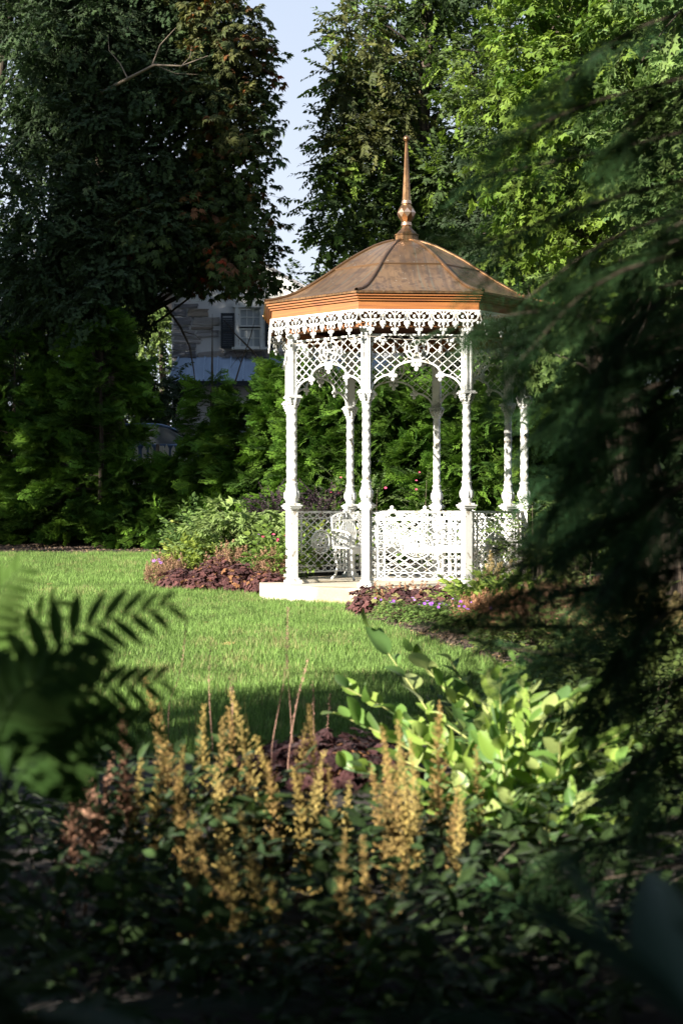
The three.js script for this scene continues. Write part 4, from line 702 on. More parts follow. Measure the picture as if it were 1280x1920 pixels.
{ // bare lower boughs of the chestnut, hanging in front
  const t = thing('dead_branch', 'bare grey dead branch arching down in front of the stone house', 'branch', [0, 0, 0]), g = new G(), d = 35.2;
  const path = (P, r) => g.tube(P.map(([x, y, q]) => at(x, y, d + (q ?? 0))), P.map((_, i) => r * (1 - 0.75 * i / (P.length - 1))), 6);
  path([[300, 560], [338, 612], [356, 650], [363, 690], [369, 740, -0.3]], 0.035); path([[500, 690], [470, 655], [440, 625], [420, 600]], 0.03); path([[440, 720], [452, 680], [470, 630], [478, 600]], 0.02); path([[345, 622], [366, 628], [380, 640]], 0.014); path([[500, 690], [512, 720], [520, 760]], 0.02); path([[470, 655], [450, 665], [432, 690]], 0.012); path([[478, 720], [490, 670], [486, 640]], 0.014); path([[452, 680], [440, 660], [436, 640]], 0.01); mesh('limbs', barkGeo(g), M.twig, t);
  const t2 = thing('dead_branch', 'bare pale dead branches reaching out of the ivy at the upper left', 'branch', [0, 0, 0]), g2 = new G(), p2 = (P, r) => g2.tube(P.map(([x, y, q]) => at(x, y, 30.6 + (q ?? 0))), P.map((_, i) => r * (1 - 0.8 * i / (P.length - 1))), 6);
  p2([[180, 180, 2], [240, 148], [290, 122], [340, 124, -0.3], [390, 105]], 0.045); p2([[285, 124], [300, 85], [330, 52]], 0.018); p2([[240, 148], [226, 120], [205, 95], [203, 66]], 0.016); p2([[340, 124, -0.3], [356, 108], [360, 86]], 0.01); p2([[290, 122], [330, 138], [372, 140]], 0.012); mesh('limbs', barkGeo(g2), M.paleTwig, t2);
}
tree({ name: 'lit_tree', label: 'sunny yellow-green tree far behind the left corner of the stone house', base: groundAt(305, 56), top: at(310, 560, 56), r0: 0.3, clumps: clumpsIn([[220, 520], [330, 520], [335, 760], [220, 780]], 22, 55, 2, 0.9, 1.3), geos: OVAL, per: 40, pair: [[0.06, 0.11, 0.02], [0.12, 0.17, 0.035]], limbEvery: 3 });
const midP = [[665, -160], [930, -160], [930, 200], [900, 520], [700, 540], [650, 590], [560, 590], [575, 500], [625, 430], [608, 330], [638, 240], [632, 120], [660, 20]];
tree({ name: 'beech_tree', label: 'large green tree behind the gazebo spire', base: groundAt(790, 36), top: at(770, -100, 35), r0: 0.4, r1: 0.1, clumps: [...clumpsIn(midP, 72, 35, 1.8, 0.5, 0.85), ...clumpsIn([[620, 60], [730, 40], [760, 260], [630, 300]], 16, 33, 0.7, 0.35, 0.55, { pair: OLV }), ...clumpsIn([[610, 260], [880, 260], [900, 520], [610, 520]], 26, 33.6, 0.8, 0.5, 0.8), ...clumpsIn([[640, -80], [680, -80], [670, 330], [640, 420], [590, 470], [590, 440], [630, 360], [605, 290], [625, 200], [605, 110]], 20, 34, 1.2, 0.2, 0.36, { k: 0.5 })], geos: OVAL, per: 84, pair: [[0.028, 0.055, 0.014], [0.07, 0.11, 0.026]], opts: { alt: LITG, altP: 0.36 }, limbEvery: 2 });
const rtP = [[880, -160], [1310, -160], [1310, 620], [1130, 660], [1010, 640], [930, 560], [870, 430], [850, 240], [880, 120]];
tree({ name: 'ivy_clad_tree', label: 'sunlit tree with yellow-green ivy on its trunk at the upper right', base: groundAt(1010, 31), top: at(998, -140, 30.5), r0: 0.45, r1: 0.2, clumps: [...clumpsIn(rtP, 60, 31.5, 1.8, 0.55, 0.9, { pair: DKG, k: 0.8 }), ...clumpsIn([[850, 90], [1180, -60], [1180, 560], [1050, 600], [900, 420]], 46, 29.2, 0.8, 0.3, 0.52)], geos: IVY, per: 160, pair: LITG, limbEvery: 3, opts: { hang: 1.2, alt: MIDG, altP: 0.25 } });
tree({ name: 'maple_tree', label: 'maple with a stout leaning grey trunk at the right', base: groundAt(1262, 18.2).add(V(0, -0.1, 0)), top: at(1010, 40, 19.5), r0: 0.36, r1: 0.13, clumps: [...clumpsIn([[1180, -140], [1330, -140], [1340, 420], [1240, 500], [1200, 300]], 22, 17.2, 1.0, 0.3, 0.5), ...clumpsIn([[1210, 410], [1330, 400], [1330, 540], [1220, 540]], 6, 15.5, 0.4, 0.22, 0.3), ...clumpsIn([[930, 560], [1100, 520], [1090, 640], [960, 650]], 5, 20, 0.5, 0.25, 0.35), ...clumpsIn([[980, -120], [1200, -120], [1200, 540], [1060, 570], [960, 300]], 34, 18.2, 0.6, 0.28, 0.45, { pair: LITG })], geos: MAPLE, per: 170, pair: [[0.06, 0.12, 0.03], [0.14, 0.21, 0.05]], opts: { hang: 1.3 }, limbR: 0.04 });
const laurel = (label, px, py, w, h, d, n, pair) => { const c = at(px, py, d), b = V(c.x, gy(c.x, -d), -d); return tree({ name: 'evergreen_shrub', category: 'shrub', label, base: b, top: V(c.x, c.y + h * 0.3, -d), r0: 0.06, r1: 0.015, clumps: ellipsoidClumps(c, w, h, w, n, 0.3, 0.5), geos: OVAL, mat: M.glossy, per: 95, pair, limbR: 0.02, limbEvery: 2 }); };
laurel('tall dark shrub filling the gap right of the gazebo', 1040, 690, 0.9, 1.3, 29, 14, DKG);
laurel('dark evergreen shrub under the leaning maple trunk', 1190, 900, 0.9, 1.0, 21, 16, DKG);
laurel('dark evergreen shrub at the right edge below the maple leaves', 1290, 700, 1.0, 1.6, 20.5, 18, DKG);
laurel('broad dark evergreen shrub behind the far left end of the hedge', 10, 770, 2.2, 2.3, 38.5, 60, DKG);
laurel('broad dark evergreen shrub behind the gap beside the tall arborvitae', 120, 700, 1.6, 2.4, 39.5, 46, DKG);
laurel('dark shrub between the car and the stone house corner', 288, 745, 0.9, 1.1, 41.5, 16, DKG);
for (const [px, d, w, y, lab] of [[880, 52, 5, 480, 'distant wood edge tree behind the beech'], [1130, 48, 5, 420, 'distant wood edge tree behind the right ivy tree'], [1330, 44, 4, 430, 'distant wood edge tree beyond the right frame edge'], [660, 58, 3.5, 640, 'distant low tree behind the gazebo roof'], [60, 62, 6, 520, 'distant wood edge tree behind the left hedge']]) { const b = groundAt(px, d); tree({ name: 'distant_tree', label: lab, base: b, top: V(b.x, PY(y, d), -d), r0: 0.35, clumps: ellipsoidClumps(V(b.x, PY(y, d), -d), w, w * 0.95, w * 0.6, 34, 1.1, 1.8), geos: BIG, per: 22, pair: MIDG, limbEvery: 3 }); }

// ---------------------------------------------------------------- trees out of frame on the sunny side; their crowns shade the hedge, the house and the near border
R = rng(71);
const shade = (label, x, z, y0, y1, rx, n, per = 32, rc = [0.9, 1.5]) => { const b = V(x, gy(x, z), z); return tree({ name: 'shade_tree', label, base: b, top: V(x, y1 * 0.9, z), r0: 0.35, clumps: ellipsoidClumps(V(x, (y0 + y1) / 2, z), rx, (y1 - y0) / 2, rx, n, ...rc), geos: BIG, per, pair: DKG, limbEvery: 3 }); };
shade('tall garden tree left of the lawn shading the ivy tree', -16.5, -20, 8.0, 16.5, 3.3, 40, 44);
shade('tall garden tree left of the lawn shading the hedge', -19.5, -23.5, 3, 16, 3.8, 48, 30);
shade('tall garden tree beside the stone house drive', -24.5, -27.5, 3, 16, 4.5, 44);
shade('dense tall tree on the sunny side of the stone house', -17, -30.5, 3.5, 15, 3.6, 40, 36);
shade('tall garden tree left of the stone house', -22, -37, 2.5, 15, 4.5, 40);
shade('narrow tree behind the near left border', -7.1, -2.1, 1.6, 5.5, 0.75, 18, 36, [0.5, 0.8]);
shade('broad tree left of the path behind the viewpoint', -6.4, 4.7, 1.0, 7, 1.5, 30, 28, [0.6, 1]);
shade('broad tree behind the viewpoint', -5.5, 6.5, 1.0, 9, 2.8, 40, 24);
shade('broad tree right behind the viewpoint', -1.5, 9, 1.5, 10, 3, 40, 24);
{ const b = V(3.4, 0, 2.5); tree({ name: 'shade_tree', label: 'broad tree whose boughs hang over the viewpoint', base: b, top: V(2.6, 6, 0.5), r0: 0.3, clumps: ellipsoidClumps(V(0, 6.0, -2), 5, 1.2, 7, 125, 0.65, 1.05).filter((c) => c.p.y > 1.2 + 0.335 * -c.p.z + 1.75), geos: BIG, per: 34, pair: DKG, limbEvery: 3 }); }

{ // the garden round the viewpoint: full shrubby trees close in on the right and behind, a belt of trees far off on the left
  R = rng(73);
  const proto = tree({ name: 'garden_tree', label: 'full leafy tree enclosing the garden outside the view', base: V(5.6, 0, -1.2), top: V(5.8, 6, -1.2), r0: 0.25, clumps: ellipsoidClumps(V(5.6, 3.7, -1.2), 2.1, 3.4, 2.1, 60, 0.6, 0.95), geos: BIG, per: 38, pair: MIDG, limbEvery: 4, group: 'trees enclosing the garden outside the view' });
  for (const [x, z, s] of [[6.2, 3.5, 1.1], [6.4, -6, 1.05], [7.6, -10.8, 1.1], [9.4, -15.5, 1.2], [8.8, -3.5, 1.3], [4.2, 8, 1.2], [0.8, 10.5, 1.25], [-3.2, 11, 1.2], [-7.6, 9.6, 1.1], [-10.5, 9.0, 1.1], [-13.5, 12, 1.3], [2.6, 5.6, 0.9], [-2.2, 6.4, 0.85]]) copyOf(proto, [x, gy(x, z), z], x * 1.7 + z, undefined, s);
  for (let i = 0; i < 17; i++) { const a = -2.75 + i * 0.165, d = 42 + 4 * (i % 3), x = Math.sin(a) * d, z = Math.cos(a) * d * -1 + 0; if (Math.abs(x / z) < 0.5 && z < 0) continue; copyOf(proto, [x, -0.4, z], i, undefined, 1.55 + 0.1 * (i % 2)); }
}

// ---------------------------------------------------------------- planting round the gazebo
R = rng(81);
const HEU = [0, 1, 2].map(() => { const g = new G(); for (let i = 0; i < 5; i++) { const a = i * 1.26 + rr(-0.3, 0.3), d = V(Math.sin(a), rr(0.2, 0.9), Math.cos(a)).normalize(), p = d.clone().multiplyScalar(rr(0.05, 0.09)); sprig(g, V(0, 0, 0), p, 0.002, C(0.7, 0.5, 0.4)); lobed(g, frame(p, V(d.x, rr(-0.5, 0.1), d.z), V(rr(-0.4, 0.4), 1, rr(-0.4, 0.4))), 0.055 * rr(0.75, 1.15), 5, rr(0.75, 1.25), 0.72, rr(0.1, 0.5)); } return g.build(true); });
const CRANE = [0, 1].map(() => { const g = new G(); for (let i = 0; i < 6; i++) { const a = i * 1.05 + rr(-0.3, 0.3), d = V(Math.sin(a), rr(0.3, 1), Math.cos(a)).normalize(), p = d.clone().multiplyScalar(rr(0.04, 0.09)); sprig(g, V(0, 0, 0), p, 0.0015, 0.8); lobed(g, frame(p, V(d.x, rr(-0.3, 0.2), d.z), UP), 0.03 * rr(0.8, 1.2), 5, rr(0.75, 1.2), 0.4, 0.2); } return g.build(true); });
const PEONY = [twigPalm(0.3, 5, 0.16, 0.06), twigPalm(0.34, 6, 0.15, 0.052)], SMALL = [twigOvate(0.26, 12, 0.055, 0.03), twigOvate(0.3, 14, 0.05, 0.028)], BROAD = [twigOvate(0.28, 8, 0.1, 0.06), twigOvate(0.3, 9, 0.09, 0.05)], STRAP = [twigOvate(0.42, 14, 0.13, 0.022, { shape: 'lance' }), twigOvate(0.5, 16, 0.12, 0.02, { shape: 'lance' })];
const FUZZ = [0, 1].map(() => { const g = new G(); for (let i = 0; i < 110; i++) { const t = R(), a = rr(0, 6.3), q = 0.075 * (1 - t) + 0.008, p = V(Math.cos(a) * q * R(), 0.05 + t * 0.2, Math.sin(a) * q * R()), s = rr(0.005, 0.011), d = V(rr(-1, 1), rr(-0.3, 1), rr(-1, 1)).normalize(); const x = new THREE.Vector3().crossVectors(d, UP).normalize().multiplyScalar(s * 0.6), e = p.clone().addScaledVector(d, s * 1.6); g.tri(p.clone().add(x), p.clone().sub(x), e, rr(0.6, 1.3)); g.tri(p, e, e.clone().add(V(0, s, 0)).add(x), rr(0.6, 1.3)); } sprig(g, V(0, -0.06, 0), V(0, 0.24, 0), 0.002, 0.6); return g.build(true); });
function clump(name, label, category, px, d, r, h, n, geos, mat, pair, o = {}) {
  const x = PX(px, d), y = gy(x, -d), t = thing(name, label, category, [x, y, -d], 0, o.group), items = [], st = new G();
  for (let i = 0; i < n; i++) {
    const a = rr(0, 6.283), q = Math.sqrt(R()), e = o.upright ? R() : Math.pow(R(), 0.5), rad = r * q, top = h * Math.sqrt(Math.max(0.05, 1 - q * q * (o.upright ? 0.5 : 0.85))), p = V(Math.cos(a) * rad, Math.max(0.03, top * lerp(0.35, 1, e)) - (o.sink ?? 0.06), Math.sin(a) * rad);
    const dir = o.up ? V(rr(-0.25, 0.25) + Math.cos(a) * q * 0.3, 1, rr(-0.25, 0.25) + Math.sin(a) * q * 0.3) : V(Math.cos(a) * (0.3 + q) + rr(-0.5, 0.5), rr(0, 0.9), Math.sin(a) * (0.3 + q) + rr(-0.5, 0.5));
    const m = o.up ? new THREE.Matrix4().compose(p, new THREE.Quaternion().setFromUnitVectors(UP, dir.clone().normalize()), V(1, 1, 1).multiplyScalar(rr(0.75, 1.2))) : o.rosette ? new THREE.Matrix4().compose(p, new THREE.Quaternion().setFromUnitVectors(UP, V(Math.cos(a) * q * 0.8, 1, Math.sin(a) * q * 0.8).normalize()).multiply(new THREE.Quaternion().setFromAxisAngle(UP, rr(0, 6))), V(1, 1, 1).multiplyScalar(rr(0.75, 1.3))) : frame(p, dir, UP, rr(-0.5, 0.5), rr(0.75, 1.2));
    items.push({ m, c: o.alt && R() < o.altP ? tint(o.alt) : tint(pair) }); if (i % 6 === 0) st.tube([V(p.x * 0.2, -0.02, p.z * 0.2), V(p.x * 0.7, p.y * 0.6, p.z * 0.7), p], [0.005, 0.004, 0.002], 4);
  }
  if (st.p.length) mesh('stems', st.build(), o.stem ?? M.twig, t);
  scatter(t, 'foliage', geos, mat, items); t.userData.h = undefined; return t;
}
const petalG = (() => { const g = new G(); for (let i = 0; i < 5; i++) { const a = i * 1.257; leaf(g, frame(V(0, 0, 0), V(Math.sin(a), 0.35, Math.cos(a)), UP), 0.022, 0.02, { shape: 'round', fold: 0.05, droop: 0.1 }); } return g.build(true); })();
const vio = [phys({ color: C(0.26, 0.07, 0.46), roughness: 0.9, transmission: 0.3, thickness: 0, vertexColors: true }), phys({ color: C(0.38, 0.18, 0.55), roughness: 0.9, transmission: 0.3, thickness: 0, vertexColors: true })], pink = phys({ color: C(0.7, 0.07, 0.16), roughness: 0.9, transmission: 0.3, thickness: 0, vertexColors: true });
function flowers(t, n, r, h, mats, s = 1, geo = petalG) { for (let i = 0; i < n; i++) { const a = rr(0, 6.3), q = r * Math.sqrt(R()), m = mesh('flower', geo, pick(mats), t); m.position.set(Math.cos(a) * q, h * rr(0.75, 1.05), Math.sin(a) * q); m.rotation.set(rr(0.2, 1.1), rr(-0.6, 0.6), 0); m.scale.setScalar(s * rr(0.8, 1.2)); } }
const HEUC = [[0.045, 0.016, 0.018], [0.14, 0.055, 0.05]], HEUO = [[0.2, 0.08, 0.03], [0.28, 0.14, 0.06]], CRC = [[0.08, 0.15, 0.028], [0.17, 0.26, 0.055]], PEO = [[0.15, 0.225, 0.055], [0.25, 0.33, 0.105]], NINE = [[0.022, 0.012, 0.018], [0.07, 0.04, 0.05]], TAN = [[0.20, 0.11, 0.06], [0.33, 0.20, 0.12]], GRN = [[0.09, 0.17, 0.025], [0.2, 0.29, 0.05]];
// left of the gazebo
clump('peony', 'large light green peony clump with cut leaves left of the gazebo', 'plant', 452, 23.2, 0.62, 1.02, 150, PEONY, M.leaf, PEO);
clump('leafy_perennial', 'green pointed-leaved plant at the left end of the left bed', 'plant', 372, 23.8, 0.45, 1.1, 130, BROAD, M.leaf, [[0.08, 0.15, 0.035], [0.17, 0.27, 0.06]], { alt: [[0.3, 0.36, 0.08], [0.36, 0.4, 0.1]], altP: 0.12 });
clump('leafy_perennial', 'yellow-green low plant below the peony leaves', 'plant', 366, 22.7, 0.4, 0.6, 110, BROAD, M.leaf, [[0.2, 0.28, 0.04], [0.32, 0.38, 0.07]]);
clump('ninebark', 'dark purple-leaved ninebark left of the leftmost column', 'shrub', 512, 24.6, 0.5, 1.38, 230, SMALL, M.leaf, NINE);
clump('ninebark', 'dark purple-leaved ninebark behind the open left bay', 'shrub', 602, 25.4, 0.6, 1.42, 260, SMALL, M.leaf, NINE);
clump('leafy_perennial', 'bright green plant between the peony and the leftmost column', 'plant', 522, 21.9, 0.32, 0.85, 120, BROAD, M.leaf, GRN);
clump('leafy_perennial', 'yellow-green plants behind the back left railing', 'plant', 600, 23.9, 0.6, 0.75, 170, BROAD, M.leaf, [[0.16, 0.24, 0.03], [0.32, 0.38, 0.06]]);
clump('leafy_perennial', 'green plants behind the back middle railing', 'plant', 735, 24.2, 0.9, 0.7, 190, BROAD, M.leaf, GRN);
clump('leafy_perennial', 'green plants behind the back right railing', 'plant', 900, 23.8, 0.8, 0.7, 170, BROAD, M.leaf, [[0.06, 0.11, 0.02], [0.14, 0.2, 0.04]]);
[[338, 21.5, 'coral bells at the lawn corner of the left bed', 0.3, 0.34], [392, 21.2, 'coral bells second from the lawn corner', 0.32, 0.4], [446, 21.2, 'coral bells in the middle of the left bed front', 0.34, 0.42], [500, 20.9, 'coral bells beside the gazebo base', 0.27, 0.36], [415, 22.0, 'coral bells behind the front row below the peony', 0.34, 0.5]].forEach(([px, d, w, r, h]) => clump('coral_bells', 'dark purple-brown ' + w, 'plant', px, d, r, h, 110, HEU, M.leaf, HEUC, { rosette: true, alt: HEUO, altP: 0.12 }));
[[318, 22.3, 'left of the coral bells', 0.3, 0.5], [440, 22.3, 'between coral bells and peony', 0.5, 0.62], [510, 21.7, 'beside the leftmost column', 0.28, 0.58]].forEach(([px, d, w, r, h]) => clump('faded_astilbe', 'faded pinkish brown astilbe heads ' + w, 'plant', px, d, r, h, 120, FUZZ, M.dry, TAN, { up: true, sink: 0.2 }));
{ const t = clump('cranesbill', 'low cranesbill with violet flowers at the lawn corner of the left bed', 'plant', 302, 22.4, 0.28, 0.32, 70, CRANE, M.leaf, CRC, { rosette: true }); flowers(t, 9, 0.28, 0.36, vio, 1.3); }
{ const t = clump('phlox', 'green plant with pink flower heads beside the leftmost column', 'plant', 516, 22.6, 0.3, 0.95, 70, BROAD, M.leaf, GRN, { upright: true }); flowers(t, 12, 0.3, 0.72, [pink, vio[1]], 1.3); }
for (const [px, d, h, w] of [[632, 26.2, 1.7, 'between the back left column and the ninebark'], [700, 26.2, 1.65, 'behind the front left column'], [790, 26.4, 1.7, 'behind the back middle column']]) { const t = clump('rose_bush', 'thin rose bush with red blooms ' + w, 'plant', px, d, 0.3, h, 60, SMALL, M.leaf, [[0.06, 0.11, 0.025], [0.12, 0.18, 0.04]], { upright: true, stem: M.paleTwig }); flowers(t, 3, 0.25, h * 0.9, [pink], 1.1); }
// right of the gazebo
[[700, 18.0, 'coral bells at the right end of the stone step', 0.3, 0.36], [752, 17.9, 'coral bells below the left half of the front railing', 0.32, 0.36], [806, 17.8, 'coral bells below the right half of the front railing', 0.32, 0.35], [850, 17.5, 'coral bells below the right front column', 0.28, 0.32], [770, 17.2, 'coral bells nearest the violet flowers', 0.3, 0.26], [832, 16.6, 'coral bells between the violet flowers', 0.24, 0.3], [905, 16.4, 'coral bells before the bright broad leaves', 0.24, 0.32]].forEach(([px, d, w, r, h]) => clump('coral_bells', 'dark purple-brown ' + w, 'plant', px, d, r, h, 110, HEU, M.leaf, HEUC, { rosette: true, alt: [[0.2, 0.2, 0.07], [0.28, 0.26, 0.1]], altP: 0.16 }));
[[740, 16.6, 'nearest the lawn below the front railing', 6], [800, 16.2, 'in the middle of the right bed', 9], [850, 16.0, 'beside the brown astilbe of the right bed', 12], [880, 15.0, 'at the front edge of the right bed', 4]].forEach(([px, d, w, n]) => { const t = clump('cranesbill', 'low green cranesbill with violet flowers ' + w, 'plant', px, d, rr(0.24, 0.36), rr(0.17, 0.32), 95, CRANE, M.leaf, CRC, { rosette: true }); flowers(t, n, 0.3, 0.27, vio, 0.85); });
[[760, 18.1, 'on the slab edge under the railing', 0.5, 0.34], [950, 15.6, 'in the right bed before the bright leaves', 0.34, 0.4], [1000, 14.8, 'right of the violet flowers', 0.36, 0.38], [905, 15.9, 'behind the violet flowers', 0.25, 0.36]].forEach(([px, d, w, r, h]) => clump('faded_astilbe', 'faded rusty brown astilbe ' + w, 'plant', px, d, r, h, 130, FUZZ, M.dry, [[0.22, 0.10, 0.045], [0.34, 0.19, 0.10]], { up: true, sink: 0.18 }));
clump('tan_astilbe', 'tall tan astilbe heads before the right railing', 'plant', 926, 17.7, 0.22, 0.72, 70, FUZZ, M.dry, [[0.32, 0.24, 0.10], [0.42, 0.33, 0.16]], { up: true, sink: 0.24 });
clump('leafy_perennial', 'bright green broad-leaved plant right of the front column', 'plant', 925, 17.0, 0.42, 0.48, 150, BROAD, M.leaf, [[0.14, 0.22, 0.03], [0.27, 0.36, 0.06]]);
clump('leafy_perennial', 'bright green broad-leaved plant farther right of the front column', 'plant', 985, 16.6, 0.42, 0.5, 140, BROAD, M.leaf, [[0.12, 0.2, 0.03], [0.24, 0.33, 0.06]], { alt: HEUO, altP: 0.08 });
for (const [px, d, h, w] of [[1000, 19.5, 1.5, 'just right of the rightmost column'], [1060, 20.5, 1.6, 'below the bright arborvitae'], [1100, 18.5, 1.2, 'in front of the leaning maple trunk']]) clump('tall_perennial', 'tall thin leafy stems ' + w, 'plant', px, d, 0.5, h, 120, SMALL, M.leaf, [[0.07, 0.13, 0.025], [0.16, 0.24, 0.05]], { upright: true, stem: M.paleTwig });
clump('lily', 'pale green lance-leaved lily stems at the right bed end', 'plant', 1138, 13.2, 0.3, 0.62, 26, STRAP, M.leaf, [[0.2, 0.28, 0.08], [0.32, 0.4, 0.14]], { up: false, upright: true });
[[1060, 14.5, 'tawny dry astilbe under the dark conifer twigs', TAN], [1190, 12.5, 'tawny dry astilbe at the right beyond the lily', [[0.2, 0.16, 0.06], [0.32, 0.26, 0.11]]], [1240, 11.5, 'tawny dry astilbe at the right edge', [[0.2, 0.16, 0.06], [0.3, 0.25, 0.1]]]].forEach(([px, d, label, pair]) => clump('faded_astilbe', label, 'plant', px, d, 0.5, 0.6, 190, FUZZ, M.dry, pair, { up: true, sink: 0.2 }));
[[1010, 13, 0.4, 0.24, 'low green ground plant on the bark mulch'], [1160, 10.8, 0.55, 0.4, 'mid-green leafy plant at right below the lily'], [1250, 9.8, 0.6, 0.5, 'mid-green leafy plant at the right edge'], [1225, 8.2, 0.6, 0.45, 'green plant beside the arching bright stems at right']].forEach(([px, d, r, h, label]) => clump('leafy_perennial', label, 'plant', px, d, r, h, 170, SMALL, M.leaf, [[0.06, 0.11, 0.025], [0.17, 0.22, 0.05]]));
// fallen leaves on the grass and bed edges
const FALLEN = ['large curled pale brown fallen leaf in the middle of the lawn', 'curled brown fallen leaf at the edge of the lawn shadow', 'orange fallen leaf on the lawn before the stone base', 'brown fallen leaf on the lawn close under the stone base corner', 'fallen leaf on the lawn below the coral bells', 'fallen leaf on the open lawn halfway to the left bed', 'fallen leaf on the lawn straight before the leftmost column', 'small fallen leaf beside the large curled leaf', 'fallen leaf at the right of the lawn before the violet flowers', 'fallen leaf at the far left edge of the lawn', 'fallen leaf on the far lawn left of the bed corner', 'small fallen leaf on the lawn near the bare bed soil', 'small fallen leaf between the stone base and the wands', 'fallen leaf at the lawn corner of the left bed', 'fallen leaf on the lawn below the arching bright stems tip', 'fallen leaf at the foot of the stone base'];
{ R = rng(83); const fl = [0, 1, 2].map(() => { const g = new G(); lobed(g, new THREE.Matrix4(), 0.06, 5, 1, 0.5, rr(-0.5, 0.6)); return g.build(true); }), fm = [[0.34, 0.17, 0.07], [0.42, 0.26, 0.10], [0.28, 0.12, 0.06]].map((c) => std({ color: C(...c), roughness: 0.9, vertexColors: true }));
  [[430, 1218, 1.5], [415, 1306, 1.3], [516, 1130, 1], [572, 1135, 0.9], [448, 1122, 0.9], [390, 1176, 0.8], [515, 1191, 0.8], [470, 1250, 0.8], [606, 1225, 1], [90, 1096, 1], [212, 1106, 0.9], [600, 1190, 0.7], [538, 1168, 0.7], [330, 1108, 0.9], [700, 1235, 0.9], [540, 1106, 1.1]].forEach(([px, py, s], i) => { let d = 12; for (let k = 0; k < 12; k++) d = F * (1.2 - gy(PX(px, d), -d)) / (py - 960); const onSlab = py === 1106; const o = thing('fallen_leaf', FALLEN[i], 'fallen leaf', [PX(px, d), gy(PX(px, d), -d) + 0.045, -d], rr(0, 6), 'dry leaves fallen on the lawn'); const m = mesh('blade', pick(fl), pick(fm), o); m.rotation.set(rr(-0.4, 0.4), 0, rr(-0.4, 0.4)); m.scale.setScalar(s * 1.3); }); }

// ---------------------------------------------------------------- near border: arching bright stems, astilbe, dark leaves close to the camera
function smoothLeaf(L, W, o = {}) { const nu = 6, nv = o.nv ?? 7, p = [], idx = [], w = o.w ?? ((t) => Math.pow(Math.sin(Math.PI * Math.pow(t, 0.85)), 0.7)); for (let j = 0; j <= nv; j++) for (let i = 0; i <= nu; i++) { const t = j / nv, s = i / nu * 2 - 1, hw = W / 2 * w(Math.min(0.995, Math.max(0.004, t))); p.push(s * hw, -(o.droop ?? 0.2) * L * t * t + (o.cup ?? 0.25) * hw * s * s + (o.vein ?? 0) * Math.cos(s * 9) * hw, t * L); } for (let j = 0; j < nv; j++) for (let i = 0; i < nu; i++) { const a = j * (nu + 1) + i; idx.push(a, a + nu + 1, a + 1, a + 1, a + nu + 1, a + nu + 2); } const g = new THREE.BufferGeometry(); g.setAttribute('position', new THREE.Float32BufferAttribute(p, 3)); g.setIndex(idx); g.computeVertexNormals(); return g; }
const leafMat = (c, tr = 0.4, coat = 0.3) => phys({ color: C(...c), roughness: 0.95, transmission: tr, thickness: 0, clearcoat: coat, clearcoatRoughness: 0.35, specularIntensity: 0.25 });
const bez = (P) => new THREE.CatmullRomCurve3(P);
